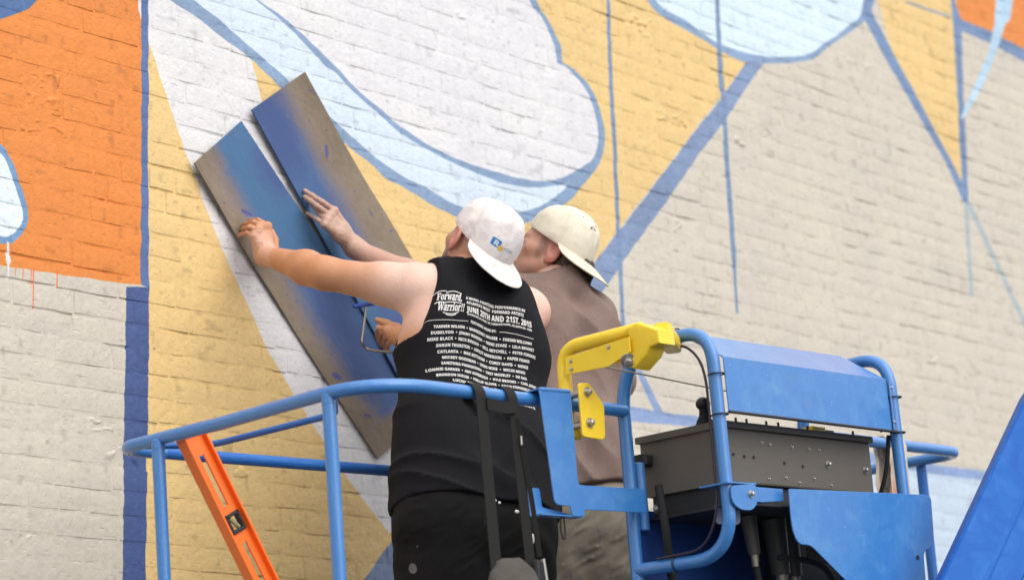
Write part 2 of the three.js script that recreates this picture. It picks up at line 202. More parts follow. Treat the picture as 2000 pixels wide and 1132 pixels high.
const AT = {b1tl:[-1.446,3.5594,0.029],b1tr:[-1.2412,3.7265,0.013],b1br:[-0.4159,2.9589,0.013],b1bl:[-0.6884,2.7828,0.009],b2tl:[-1.2063,3.7659,0.021],b2tr:[-0.9939,3.9221,0.039],b2br:[-0.1201,3.0402,0.009],b2bl:[-0.458,2.8736,0.021],b1m:[-1.1084,3.1673,0.05],b2m:[-0.7839,3.6639,0.05],slit:[-0.9011,3.3828,0.03],a_shL:[-1.1898,3.1347,0.6],a_el:[-1.3071,3.1969,0.39],a_wr:[-1.2915,3.2912,0.15],a_shR:[-0.8459,3.0879,0.74],a_elR:[-0.691,2.9504,0.52],a_wrR:[-0.823,3.092,0.26],a_neck:[-1.0464,3.1583,0.71],a_skull:[-1.0058,3.2305,0.69],a_head:[-1.0094,3.2575,0.7],a_pel:[-1.1831,2.4811,0.8],a_waist:[-1.1455,2.6957,0.76],a_chest:[-1.0495,2.9691,0.7],a_print_tl:[-1.309,3.0917,0.78],a_print_tr:[-1.0216,3.0554,0.9],a_print_bl:[-1.3916,2.8227,0.8],a_print_br:[-1.1021,2.7924,0.92],b_shL:[-0.7263,3.1633,0.56],b_el:[-0.7794,3.2417,0.32],b_wr:[-0.8858,3.3817,0.12],b_shR:[-0.5099,3.1228,0.68],b_elR:[-0.2287,2.9503,0.56],b_wrR:[-0.2381,2.9935,0.36],b_neck:[-0.6303,3.1871,0.68],b_skull:[-0.5705,3.259,0.64],b_head:[-0.5854,3.3154,0.63],b_pel:[-0.7721,2.5111,0.8],b_waist:[-0.7707,2.7316,0.76],b_chest:[-0.6595,2.9875,0.7],roller_a:[-0.8754,3.2092,0.1],roller_b:[-0.8062,3.2246,0.14],roller_c:[-0.8436,3.2072,0.12],roller_d:[-0.8897,3.093,0.14],roller_e:[-0.8705,3.0739,0.14],roller_f:[-0.8476,3.0599,0.2],roller_g:[-0.7956,3.0541,0.25]};
const HAND = {m1l:{wrist:[[-1.2459,3.3061,0.105]],index:[[-1.2301,3.397,0.1],[-1.2641,3.4091,0.095],[-1.2379,3.4232,0.042],[-1.2275,3.4249,0.017]],middle:[[-1.2581,3.3901,0.105],[-1.2879,3.3982,0.1],[-1.2589,3.4091,0.042],[-1.2465,3.4112,0.017]],ring:[[-1.277,3.3765,0.105],[-1.2997,3.3837,0.095],[-1.2696,3.3937,0.042],[-1.2551,3.3973,0.019]],pinky:[[-1.2889,3.3589,0.1],[-1.2984,3.3692,0.085],[-1.2733,3.3774,0.037],[-1.266,3.3761,0.017]],thumb:[[-1.1897,3.3318,0.085],[-1.1427,3.3804,0.042],[-1.1344,3.4099,0.022]]},m2l:{wrist:[[-0.8543,3.3917,0.091]],index:[[-0.9394,3.4925,0.091],[-0.9809,3.5141,0.081],[-0.9894,3.5393,0.048],[-0.9987,3.5557,0.028]],middle:[[-0.9598,3.4751,0.091],[-1.0033,3.4978,0.081],[-0.9987,3.522,0.048],[-0.9993,3.5367,0.028]],ring:[[-0.9736,3.4588,0.091],[-0.9857,3.486,0.068],[-0.9786,3.5091,0.043],[-0.9778,3.5247,0.028]],pinky:[[-0.9829,3.4432,0.091],[-0.9909,3.4618,0.068],[-0.9914,3.4763,0.048],[-0.9899,3.4882,0.028]],thumb:[[-0.8712,3.4539,0.063],[-0.879,3.492,0.038],[-0.8912,3.5146,0.025]]},m1r:{wrist:[[-0.823,3.092,0.26]],index:[[-0.8447,3.1262,0.2],[-0.8472,3.1368,0.17],[-0.7975,3.1279,0.12],[-0.7693,3.1159,0.1]],middle:[[-0.8395,3.1169,0.205],[-0.843,3.1234,0.18],[-0.7921,3.1169,0.125],[-0.764,3.1049,0.105]],ring:[[-0.8398,3.1061,0.215],[-0.839,3.107,0.19],[-0.7878,3.1035,0.135],[-0.7595,3.0946,0.115]],pinky:[[-0.8379,3.094,0.225],[-0.8328,3.0909,0.2],[-0.7869,3.0889,0.15],[-0.7606,3.0828,0.13]],thumb:[[-0.8217,3.1322,0.22],[-0.8372,3.1503,0.19],[-0.8474,3.1622,0.165]]}};

// ---------------------------------------------------------------- ground
const asphaltTex = dataTex(256, (u, v) => { const n = tileFbm(u, v, 16, 3, 4); return [0.23 + 0.12 * n, 0.23 + 0.12 * n, 0.235 + 0.12 * n]; }, true, 60, 60);
{
  const g = new THREE.PlaneGeometry(240, 240, 1, 1); g.rotateX(-Math.PI / 2);
  const m = obj('ground', g, new THREE.MeshStandardMaterial({ map: asphaltTex, roughness: 0.95 }), scene);
  m.userData = { kind: 'structure', label: 'grey asphalt lot in front of the painted wall', category: 'ground' };
}

// ---------------------------------------------------------------- painted brick wall
const PAINT = { grey: [199, 191, 177], white: [217, 215, 215], white2: [217, 215, 217], yellow: [221, 189, 128], orange: [218, 130, 56], pink: [226, 150, 118], pale: [216, 227, 231], drip: [224, 120, 84],
  navy: [64, 84, 134], navy2: [70, 102, 148], blue2: [112, 146, 184], outline: [128, 152, 182], lblue: [204, 217, 228], lblue2: [206, 222, 232], lblue3: [186, 202, 218], band: [120, 138, 170], band2: [130, 152, 190],
  line: [108, 132, 166], line2: [110, 134, 170], greyline: [150, 160, 166], feather: [174, 202, 222], faint: [140, 164, 176], stripe: [82, 106, 154], pencil: [206, 205, 204] };
const MY0 = 1.7, MH = 4.0;
function paintMural(x0, w) {
  const N = 2048, c = document.createElement('canvas'); c.width = c.height = N; const g = c.getContext('2d');
  const X = (x) => (x - x0) / w * N, Y = (y) => (MY0 + MH - y) / MH * N, css = (k) => 'rgb(' + PAINT[k].join(',') + ')';
  g.fillStyle = css('grey'); g.fillRect(0, 0, N, N);
  MURAL.forEach(([k, smooth, pts], si) => {
    const n = pts.length, dense = [];
    for (let i = 0; i < n; i++) {
      const a = pts[(i + n - 1) % n], b = pts[i], d = pts[(i + 1) % n], e = pts[(i + 2) % n], len = Math.hypot(d[0] - b[0], d[1] - b[1]), m = Math.max(1, Math.ceil(len / 0.012));
      for (let q = 0; q < m; q++) {
        const t = q / m; let x, y;
        const f = (p0, p1, p2, p3) => 0.5 * (2 * p1 + (p2 - p0) * t + (2 * p0 - 5 * p1 + 4 * p2 - p3) * t * t + (3 * p1 - p0 - 3 * p2 + p3) * t * t * t);
        if (smooth && len < 0.6) { x = f(a[0], b[0], d[0], e[0]); y = f(a[1], b[1], d[1], e[1]); } else { x = b[0] + (d[0] - b[0]) * t; y = b[1] + (d[1] - b[1]) * t; }
        const amp = k === 'pencil' || k === 'drip' ? 0.0006 : 0.0028;                    // the wobble of a hand with a brush
        dense.push([x + amp * noise(x * 22, y * 22, si * 3.1) + amp * 0.5 * noise(x * 70, y * 70, si), y + amp * noise(x * 22 + 40, y * 22, si * 3.1)]);
      }
    }
    g.beginPath(); dense.forEach(([x, y], i) => i ? g.lineTo(X(x), Y(y)) : g.moveTo(X(x), Y(y))); g.closePath();
    g.globalAlpha = k === 'faint' ? 0.6 : k === 'pencil' ? 0.7 : k === 'line' ? 0.93 : 1; g.fillStyle = css(k); g.fill(); g.globalAlpha = 1;
  });
  const im = g.getImageData(0, 0, N, N), d = im.data;
  for (let j = 0; j < N; j++) for (let i = 0; i < N; i++) {                         // uneven coats, roller marks and specks of dirt
    const k = (j * N + i) * 4, x = x0 + i / N * w, y = MY0 + MH - j / N * MH, blue = d[k + 2] > d[k] * 1.25 ? 1 : 0;
    const a = noise(x * 5, y * 7, 1.5) * 0.5 + noise(x * 19, y * 26, 7.2) * 0.3 + noise(x * 60, y * 90, 2.2) * 0.25, s = noise(x * 130, y * 130, 5.5) + 0.7 * noise(x * 9, y * 95, 3.4) + 0.6 * noise(x * 85, y * 10, 4.9);
    const dirt = Math.max(0, noise(x * 34, y * 52, 9.1) - 0.62) * 0.35;
    const m = 1 + a * (blue ? 0.11 : 0.036) + s * 0.018 - dirt;
    for (let q = 0; q < 3; q++) d[k + q] = Math.max(0, Math.min(255, d[k + q] * (m - (q === 2 && !blue ? a * 0.02 : 0))));
  }
  g.putImageData(im, 0, 0);
  const t = new THREE.CanvasTexture(c); t.colorSpace = THREE.SRGBColorSpace; t.magFilter = THREE.LinearFilter; return t;
}
const MHALF = [[-2.9, 3.8], [0.5, 4.0]], SPLIT = 0.7;
const paintBump = dataTex(1024, (u, v) => 0.5 + 0.3 * (tileFbm(u, v, 8, 11, 3) - 0.5) + 0.55 * (tileFbm(u, v, 48, 31, 4) - 0.5) - 0.5 * Math.max(0, tileNoise(u, v, 60, 71) - 0.83) * 4);
const wallMats = MHALF.map(([x0, w]) => {
  const b = paintBump.clone(); b.repeat.set(w / 0.62, MH / 0.62); b.needsUpdate = true;
  return new THREE.MeshStandardMaterial({ map: paintMural(x0, w), bumpMap: b, bumpScale: 0.0026, roughness: 0.62 });
});
function muralUV(g, half) { const [x0, w] = MHALF[half], p = g.attributes.position, uv = new Float32Array(p.count * 2); for (let i = 0; i < p.count; i++) { uv[2 * i] = (p.getX(i) - x0) / w; uv[2 * i + 1] = (p.getY(i) - MY0) / MH; } g.setAttribute('uv', new THREE.BufferAttribute(uv, 2)); return g; }
const COURSE = 0.0667, WX0 = -4.6, WX1 = 6.6, WTOP = COURSE * 100;
const wall = thing('brick_wall', 'tall painted brick wall carrying a half finished mural of bold curves', 'wall');
{
  obj('core', at(chamferBox(WX1 - WX0, WTOP, 0.3, 0.004), (WX0 + WX1) / 2, WTOP / 2, -0.172), mat([0.5, 0.46, 0.4], 0.9), wall);
  obj('coping', at(chamferBox(WX1 - WX0 + 0.06, 0.08, 0.42, 0.01), (WX0 + WX1) / 2, WTOP + 0.041, -0.16), mat([0.42, 0.4, 0.37], 0.9), wall);
  // mortar: an uneven skin of paint-covered mortar just behind the brick faces
  [[WX0, SPLIT], [SPLIT, WX1]].forEach(([a, b], half) => {
    const g = new THREE.PlaneGeometry(b - a, WTOP, Math.round((b - a) / 0.019), Math.round(WTOP / 0.019)); g.translate((a + b) / 2, WTOP / 2, 0);
    const p = g.attributes.position; for (let i = 0; i < p.count; i++) { const x = p.getX(i), y = p.getY(i); const deep = step01(0.05, 0.6, noise(x * 3.1, y * 6, 3.3) * 0.7 + noise(x * 11, y * 13, 6.1) * 0.5); p.setZ(i, -0.0009 - 0.0046 * deep + 0.0014 * noise(x * 30, y * 30, 8.8)); }
    g.computeVertexNormals(); muralUV(g, half); obj('mortar', g, wallMats[half], wall);
  });
  const bricks = [];
  for (let r = 0; r < 100; r++) {
    const header = r % 7 === 3, y0 = r * COURSE; let x = WX0 + (header ? rr(0, 0.05) : (r % 2 ? 0.108 : 0) - rr(0, 0.02));
    while (x < WX1) {
      const len = header ? rr(0.098, 0.108) : rnd() < 0.06 ? rr(0.1, 0.14) : rr(0.202, 0.222);
      if (x > WX0 - 0.02 && x + len < WX1 + 0.1) bricks.push([x, y0 + rr(-0.0025, 0.0025) + 0.003 * noise(x * 1.3, r * 0.4, 4.4), len]);
      x += len;
    }
  }
  function spalled(x, y, len) {                 // a brick whose face has broken away in layers under the paint
    const nx = 22, ny = 9, pos = [], idx = [];
    for (let j = 0; j <= ny; j++) for (let i = 0; i <= nx; i++) { const px = x + 0.002 + i / nx * (len - 0.004), py = y + 0.002 + j / ny * (COURSE - 0.004), rim = i === 0 || j === 0 || i === nx || j === ny; const n = noise(px * 16, py * 60 + 2.5 * noise(px * 20, py * 20, 1), 4) + 0.5 * noise(px * 60, py * 110, 7); pos.push(px, py, rim ? -0.009 : -0.003 + 0.0055 * Math.floor(n * 2.5) / 2.5 + 0.0012 * n); }
    for (let j = 0; j < ny; j++) for (let i = 0; i < nx; i++) { const a = j * (nx + 1) + i; idx.push(a, a + 1, a + nx + 2, a, a + nx + 2, a + nx + 1); }
    const g = new THREE.BufferGeometry(); g.setAttribute('position', new THREE.Float32BufferAttribute(pos, 3)); g.setIndex(idx); g.computeVertexNormals(); return muralUV(g, x + len / 2 < SPLIT ? 0 : 1);
  }
  function brick(x, y, len) {
    const gx = rr(0.0008, 0.0028), gy = rr(0.0007, 0.0026), w = len - 2 * gx, h = COURSE - 2 * gy, bx = rr(0.002, 0.0045) / w, by = rr(0.002, 0.0045) / h;
    const us = [0, bx, 0.33, 0.66, 1 - bx, 1], vs = [0, by, 0.5, 1 - by, 1], pos = [], idx = [], out = rr(-0.0004, 0.0007), tx = rr(-0.0014, 0.0014), ty = rr(-0.0006, 0.0006), chip = rnd() < 0.14;
    for (let j = 0; j < 5; j++) for (let i = 0; i < 6; i++) {
      const rim = i === 0 || i === 5 || j === 0 || j === 4, px = x + gx + us[i] * w, py = y + gy + vs[j] * h;
      let z = out + tx * (us[i] - 0.5) + ty * (vs[j] - 0.5) + rr(-0.0004, 0.0004); if (chip && (i === 1 || i === 4) && rnd() < 0.4) z -= rr(0.001, 0.006);
      pos.push(px + (rim ? rr(-0.0012, 0.0012) : rr(-0.0018, 0.0018)), py + rr(-0.0017, 0.0017), rim ? -0.008 : z);
    }
    for (let j = 0; j < 4; j++) for (let i = 0; i < 5; i++) { const a = j * 6 + i; idx.push(a, a + 1, a + 7, a, a + 7, a + 6); }
    const g = new THREE.BufferGeometry(); g.setAttribute('position', new THREE.Float32BufferAttribute(pos, 3)); g.setIndex(idx); const nr = [];
    for (let j = 0; j < 5; j++) for (let i = 0; i < 6; i++) { const rim = i === 0 || i === 5 || j === 0 || j === 4, n = V(i === 0 ? -1 : i === 5 ? 1 : i === 1 ? -0.035 : i === 4 ? 0.035 : -tx * 4 + rr(-0.02, 0.02), j === 0 ? -1 : j === 4 ? 1 : j === 1 ? -0.04 : j === 3 ? 0.04 : -ty * 12 + rr(-0.02, 0.02), rim ? 0.55 : 1).normalize(); nr.push(n.x, n.y, n.z); }
    g.setAttribute('normal', new THREE.Float32BufferAttribute(nr, 3)); return muralUV(g, x + len / 2 < SPLIT ? 0 : 1);
  }
  camera.updateMatrixWorld(true); camera.updateProjectionMatrix();
  const q = V(0, 0, 0), view = camera.matrixWorld.clone().invert();
  const list = bricks.map(([x, y, len]) => { q.set(x + len / 2, y + COURSE / 2, 0).applyMatrix4(view); const z = -q.z; q.applyMatrix4(camera.projectionMatrix); const inside = Math.abs(q.x) < 1.0 && Math.abs(q.y) < 1.0; return { x, y, len, size: inside ? len / z : -z }; });
  list.slice().sort((a, b) => b.size - a.size).slice(0, 300).forEach((b) => { b.single = true; });
  const rest = [[], []];
  for (const b of list) { const worn = (Math.abs(b.x + b.len / 2 + 2.04) < 0.09 && Math.abs(b.y + 0.03 - 3.6) < 0.06) || (b.size > 0 && hash3(Math.round(b.x * 97), Math.round(b.y * 89), 5) < 0.03), g = worn ? spalled(b.x, b.y, b.len) : brick(b.x, b.y, b.len), half = b.x + b.len / 2 < SPLIT ? 0 : 1; if (b.single) obj('brick', g, wallMats[half], wall); else rest[half].push(g); }
  rest.forEach((r, half) => { const m = obj('more_bricks', mergeGeometries(r), wallMats[half], wall); m.userData.kind = 'stuff'; });
}

// ---------------------------------------------------------------- the two stencil boards held against the wall
function slab(fn, na, nw, t) {                // fn(a, w) -> point on the front; thickness t backwards along the normal
  const P = [], N = []; const e = 1e-3;
  for (let i = 0; i <= na; i++) for (let j = 0; j <= nw; j++) { const a = i / na, w = j / nw, p = fn(a, w), da = fn(Math.min(1, a + e), w).sub(fn(Math.max(0, a - e), w)), dw = fn(a, Math.min(1, w + e)).sub(fn(a, Math.max(0, w - e))); P.push(p); N.push(da.cross(dw).normalize()); }
  if (N[0].z < 0) N.forEach((n) => n.negate());
  const pos = [], uv = [], idx = [], M = (na + 1) * (nw + 1), at2 = (i, j) => i * (nw + 1) + j;
  for (let s = 0; s < 2; s++) P.forEach((p, k) => { const o = s ? t : 0; pos.push(p.x - N[k].x * o, p.y - N[k].y * o, p.z - N[k].z * o); uv.push((k % (nw + 1)) / nw, Math.floor(k / (nw + 1)) / na); });
  for (let i = 0; i < na; i++) for (let j = 0; j < nw; j++) { const a = at2(i, j), b = at2(i + 1, j), c = at2(i + 1, j + 1), d = at2(i, j + 1); idx.push(a, b, c, a, c, d, M + a, M + c, M + b, M + a, M + d, M + c); }
  const edge = (k0, k1) => { const b = pos.length / 3; for (const k of [k0, k1, M + k1, M + k0]) { pos.push(pos[3 * k], pos[3 * k + 1], pos[3 * k + 2]); uv.push(uv[2 * k], uv[2 * k + 1]); } idx.push(b, b + 1, b + 2, b, b + 2, b + 3); };
  for (let i = 0; i < na; i++) { edge(at2(i, 0), at2(i + 1, 0)); edge(at2(i, nw), at2(i + 1, nw)); }
  for (let j = 0; j < nw; j++) { edge(at2(0, j), at2(0, j + 1)); edge(at2(na, j), at2(na, j + 1)); }
  const g = new THREE.BufferGeometry(); g.setAttribute('position', new THREE.Float32BufferAttribute(pos, 3)); g.setAttribute('uv', new THREE.Float32BufferAttribute(uv, 2)); g.setIndex(idx); return toCreasedNormals(g, 0.7);
}
function boardTex(seed, reach, fadeTop, fadeEnd) {     // card with sprayed blue overspray along the slit edge (u = 0)
  return canvasTex(512, 1024, (g, W, H) => {
    const im = g.createImageData(W, H), d = im.data;
    for (let j = 0; j < H; j++) for (let i = 0; i < W; i++) {
      const u = i / W, v = j / H, k = (j * W + i) * 4;                           // v = 0 at the top of the board
      const n = fbm(u * 3, v * 9, seed, 4), grain = noise(i * 0.9, j * 0.9, seed + 5), fine = fbm(u * 30, v * 60, seed + 2, 3);
      const r = reach(v) + 0.13 * n + 0.05 * fine;
      let spray = 1 - step01(r - 0.3, r + 0.28, u + 0.05 * grain); spray *= step01(fadeTop - 0.02, fadeTop + 0.035, v + 0.05 * n) * (1 - 0.9 * step01(fadeEnd - 0.05, fadeEnd + 0.05, v + 0.06 * n));
      const card = [128 + 15 * n + 8 * fine + 6 * grain, 114 + 14 * n + 8 * fine + 6 * grain, 97 + 13 * n + 7 * fine + 5 * grain];
      const bl = step01(-0.3, 0.5, fbm(u * 2.2 + 5, v * 6, seed + 9, 3) + 0.25 * Math.sin(v * 7 + seed));
      const blue = mixc([62, 84, 132], [64, 104, 144], bl), purple = [112, 106, 132];
      let c = mixc(card, purple, Math.min(1, spray * 1.6)); c = mixc(c, blue, step01(0.12, 0.9, spray));
      const fleck = noise(u * 26, v * 64, seed + 20); if (fleck > 0.83 && spray < 0.5) c = mixc(c, [78, 74, 128], (fleck - 0.83) * 6);
      const crease = noise(u * 60, v * 9, seed + 33); if (crease > 0.88) c = mixc(c, [110, 104, 98], 0.35);
      d[k] = c[0]; d[k + 1] = c[1]; d[k + 2] = c[2]; d[k + 3] = 255;
    }
    g.putImageData(im, 0, 0);
    g.fillStyle = 'rgba(70,72,150,0.75)';
    for (const [x, y, w, h] of [[0.86, 0.27, 0.05, 0.012], [0.8, 0.12, 0.04, 0.006], [0.7, 0.8, 0.06, 0.008]]) { g.beginPath(); g.ellipse(x * W, y * H, w * W, h * H, 0.5, 0, 7); g.fill(); }
  });
}
const cardBump = dataTex(256, (u, v) => tileFbm(u, v, 10, 5, 5), false, 3, 6);
function board(name, label, tl, tr, br, bl, bow, lift, tex) {    // tl..bl: slit-top, outer-top, outer-bottom, slit-bottom
  const o = thing(name, label, 'stencil board', 'stencil boards');
  const S0 = A3(tl), O0 = A3(tr), O1 = A3(br), S1 = A3(bl);
  const fn = (a, w) => { const p = S0.clone().lerp(S1, a).lerp(O0.clone().lerp(O1, a), w); p.z = lift(a, w) + 0.002 * noise(a * 9, w * 4, 2); const dir = O0.clone().sub(S0).normalize(); p.addScaledVector(dir, bow * Math.sin(Math.PI * a)); return p; };
  const g = slab(fn, 40, 14, 0.005);
  const c = g.boundingBox ?? (g.computeBoundingBox(), g.boundingBox); const b = V((c.min.x + c.max.x) / 2, c.min.y, 0.03); g.translate(-b.x, -b.y, -b.z); o.position.copy(b);
  obj('card_sheet', g, new THREE.MeshStandardMaterial({ map: tex, bumpMap: cardBump, bumpScale: 0.0006, roughness: 0.75 }), o);
  return o;
}
board('stencil_board', 'long grey card stencil sprayed blue, its pointed lower end over the white stripe', AT.b1tr, AT.b1tl, AT.b1bl, AT.b1br, 0.006, (a, w) => 0.009 + 0.004 * (1 - w) + 0.02 * (1 - a) ** 4 * w, boardTex(3, (v) => 0.64 - 0.08 * v + 0.07 * Math.sin(v * 3), 0.06, 1.4));
board('stencil_board', 'upper grey card stencil sprayed blue, with a curled top corner on the pale blue curve', AT.b2tl, AT.b2tr, AT.b2br, AT.b2bl, 0.002, (a, w) => 0.009 + 0.012 * (1 - w) + 0.03 * (1 - a) ** 5 * w, boardTex(17, (v) => 0.5 - 0.02 * v, 0.07, 1.4));


// ---------------------------------------------------------------- boom lift: the platform is tilted a little, as lifts are
const LP = V(-2.109, 0.002, 1.416), LE = new THREE.Euler(-0.02645, -0.05316, 0.02292);
const LQ = new THREE.Quaternion().setFromEuler(LE);
const liftPoint = (s, y, q) => V(s, y, q).applyQuaternion(LQ).add(LP);          // platform axes: s along, y up, q out from the wall
const paintFine = dataTex(256, (u, v) => 0.5 + 0.5 * (tileFbm(u, v, 32, 3, 4) - 0.5), false, 8, 8);
function wornPaint(base, dark, scratch, rust, n) {      // machine paint: mottled, with scratches, scuffs and a few chips down to primer
  const t = canvasTex(1024, 1024, (x, W) => {
    x.fillStyle = base; x.fillRect(0, 0, W, W);
    for (let i = 0; i < 320; i++) { x.globalAlpha = 0.05; x.fillStyle = i % 2 ? dark : scratch; x.beginPath(); x.ellipse(rnd() * W, rnd() * W, rr(15, 110), rr(10, 60), rnd() * 3, 0, 7); x.fill(); }
    for (let i = 0; i < n; i++) { x.globalAlpha = rr(0.12, 0.5); x.strokeStyle = scratch; x.lineWidth = rr(0.6, 1.8); const a = rnd() * W, b = rnd() * W, th = rr(-0.9, 0.9) + (rnd() < 0.3 ? 1.6 : 0), l = rr(10, 120); x.beginPath(); x.moveTo(a, b); x.quadraticCurveTo(a + Math.cos(th) * l * 0.5 + rr(-5, 5), b + Math.sin(th) * l * 0.5 + rr(-5, 5), a + Math.cos(th) * l, b + Math.sin(th) * l); x.stroke(); }
    for (let i = 0; i < n; i++) { x.globalAlpha = rr(0.3, 0.85); x.fillStyle = rnd() < 0.7 ? scratch : rust; x.beginPath(); x.ellipse(rnd() * W, rnd() * W, rr(0.8, 4), rr(0.8, 5), rnd() * 3, 0, 7); x.fill(); }
    x.globalAlpha = 1;
  });
  t.wrapS = t.wrapT = THREE.RepeatWrapping; t.repeat.set(2.2, 2.2); return t;
}
const BLUE = new THREE.MeshPhysicalMaterial({ map: wornPaint('rgb(48,120,190)', 'rgb(34,100,170)', 'rgb(176,196,220)', 'rgb(96,66,52)', 60), roughness: 0.42, bumpMap: paintFine, bumpScale: 0.0004, clearcoat: 0.8, clearcoatRoughness: 0.24 });
const BLUE_WORN = new THREE.MeshPhysicalMaterial({ map: wornPaint('rgb(30,100,178)', 'rgb(20,70,140)', 'rgb(188,196,206)', 'rgb(112,62,40)', 260), roughness: 0.5, bumpMap: paintFine, bumpScale: 0.0006 });
const YELLOW = new THREE.MeshPhysicalMaterial({ map: wornPaint('rgb(243,206,36)', 'rgb(216,172,20)', 'rgb(250,236,170)', 'rgb(110,84,40)', 50), roughness: 0.42, bumpMap: paintFine, bumpScale: 0.0004, clearcoat: 0.25, clearcoatRoughness: 0.3 });
const STEEL = mat([0.5, 0.48, 0.44], 0.35, { metalness: 0.9 });
const BLACK = mat([0.018, 0.018, 0.02], 0.55);
const RUBBER = mat([0.012, 0.012, 0.013], 0.8);
const TIE = mat([0.02, 0.016, 0.035], 0.5);
const BOX = new THREE.MeshStandardMaterial({ color: new THREE.Color().setRGB(0.105, 0.092, 0.075), roughness: 0.55, bumpMap: paintFine, bumpScale: 0.0008 });
const GREYSTEEL = mat([0.09, 0.085, 0.075], 0.5, { metalness: 0.3 });
const H = 2.658, R = 0.0166, FLOOR = 1.54;
const lift = thing('boom_lift', 'blue boom lift with tubular rail basket, yellow gate arm and black control box', 'boom lift');
lift.position.copy(LP); lift.rotation.copy(LE);
const P = (name, geo, m = BLUE, parent = lift) => obj(name, geo, m, parent);
{
  // rails
  P('top_rail', tube([V(0.905, H, -0.02), V(0, H, 0), V(0.047, H, -0.575)], R, [0, 0.2, 0]));
  P('top_rail', merge([tube([V(0.047, H, -0.56), V(0.05, H, -0.962), V(0.2, H, -0.964)], R, [0, 0.075, 0]), ]));
  P('back_rail', tube([V(0.19, H, -0.964), V(2.36, H, -0.968)], R * 0.95, 0.05), BLUE_WORN);
  P('top_rail', tube([V(2.35, H, -0.968), V(2.52, H, -0.966), V(2.52, H, -0.066), V(1.71, H, -0.05)], R, [0, 0.08, 0.08, 0]));
  P('lanyard_rod', tube([V(0.03, 2.64, -0.156), V(0.2, 2.652, -0.33), V(0.2, 2.649, -0.78), V(0.05, 2.65, -0.86)], 0.0085, 0.05, false, 10), BLUE_WORN);
  for (const [s, q] of [[0.042, -0.797], [0.013, -0.156]]) P('post', tube([V(s, FLOOR, q), V(s, H - 0.006, q)], R * 0.98, 0.05));
  for (const [s, q] of [[1.025, -0.964], [1.85, -0.966], [2.51, -0.8], [2.535, -0.225]]) P('post', rod(V(s, FLOOR, q), V(s, H - 0.006, q), R * 0.92), BLUE_WORN);
  P('post', tube([V(0.913, FLOOR, -0.03), V(0.913, 2.7, -0.026), V(0.913, 2.79, 0.015), V(0.913, 2.81, 0.1)], R, [0, 0.04, 0.05, 0]));
  P('post', tube([V(1.673, FLOOR, -0.03), V(1.673, 2.7, -0.026), V(1.673, 2.80, 0.015), V(1.673, 2.822, 0.1)], R, [0, 0.04, 0.05, 0]));
  // weld collars where posts meet the rail
  for (const [s, q] of [[0.042, -0.797], [0.013, -0.156]]) { const t = new THREE.CylinderGeometry(R * 1.02, R * 1.02, 0.012, 18); t.translate(s, H - R - 0.004, q); P('weld', t); }
  // lower rails, toe boards and floor below the frame
  for (const y of [2.05]) { P('mid_rail', tube([V(0.913, y, -0.03), V(0.02, y, -0.02), V(0.05, y, -0.95), V(2.5, y, -0.955), V(2.5, y, -0.075), V(1.673, y, -0.04)], R * 0.9, 0.08)); }
  P('toe_board', merge([at(chamferBox(2.5, 0.15, 0.006, 0.001), 1.27, FLOOR + 0.075, -0.99), at(chamferBox(2.5, 0.15, 0.006, 0.001), 1.27, FLOOR + 0.075, 0.0), at(chamferBox(0.006, 0.15, 0.94, 0.001), 0.02, FLOOR + 0.075, -0.5), at(chamferBox(0.006, 0.15, 0.94, 0.001), 2.52, FLOOR + 0.075, -0.5)]));
  P('platform_floor', at(chamferBox(2.54, 0.04, 1.0, 0.004), 1.27, FLOOR - 0.021, -0.49), GREYSTEEL);

  // side guard loops either side of the controls
  const loop = (s) => tube([V(s, 2.812, 0.085), V(s, 2.815, 0.268), V(s, 2.255, 0.276), V(s, 2.258, -0.02)], R, [0, 0.105, 0.12, 0]);
  const g1 = P('guard_loop', loop(0.913)); const g2 = P('guard_loop', loop(1.673));
  const tie = (y, q, s, parent, ax) => { const t = new THREE.TorusGeometry(R + 0.0022, 0.0022, 6, 20); if (ax === 'y') t.rotateX(Math.PI / 2); t.translate(s, y, q); const k = chamferBox(0.006, 0.005, 0.008, 0.001); k.translate(s + (s < 1.2 ? -0.004 : 0.002), y, q - R - 0.005); P('cable_tie', merge([t, k]), TIE, parent); };
  tie(2.7, 0.277, 0.913, g1, 'y'); tie(2.6, 0.277, 0.913, g1, 'y'); tie(2.815, 0.168, 0.913, g1, 'z'); tie(2.2585, 0.1, 0.913, g1, 'z');
  tie(2.7, 0.277, 1.673, g2, 'y'); tie(2.605, 0.277, 1.673, g2, 'y');
  P('control_cable', tube([V(0.905, 2.79, 0.1), V(0.905, 2.79, 0.19), V(0.903, 2.745, 0.236), V(0.9, 2.69, 0.252), V(0.9, 2.5, 0.253), V(0.9, 2.36, 0.25), V(0.9, 2.28, 0.2), V(0.9, 2.276, 0.05)], 0.0034, 0.05, false, 8), TIE);
  P('control_cable', tube([V(1.66, 2.6, 0.255), V(1.655, 2.5, 0.24), V(1.65, 2.4, 0.19), V(1.64, 2.3, 0.1)], 0.006, 0.05, false, 8), RUBBER);
  P('cable_ferrule', rod(V(0.905, 2.787, 0.085), V(0.905, 2.79, 0.128), 0.0052), STEEL);
  // sheet guard between the loops, folded once
  {
    const prof = [[2.83, 0.155], [2.742, 0.292], [2.606, 0.2945]], pos = [], s0 = 0.925, s1 = 1.62, t = 0.003;
    const sec = (o) => prof.map(([y, q]) => [y + o * 0.6, q + o]);
    const shp = new THREE.Shape(); const a = sec(0), b = sec(-t).reverse(); [...a, ...b].forEach(([y, q], i) => i ? shp.lineTo(q, y) : shp.moveTo(q, y)); shp.closePath();
    const g = new THREE.ExtrudeGeometry(shp, { depth: s1 - s0, bevelEnabled: false, steps: 1 }); g.rotateY(Math.PI / 2); g.scale(1, 1, -1); g.translate(s0, 0, 0);
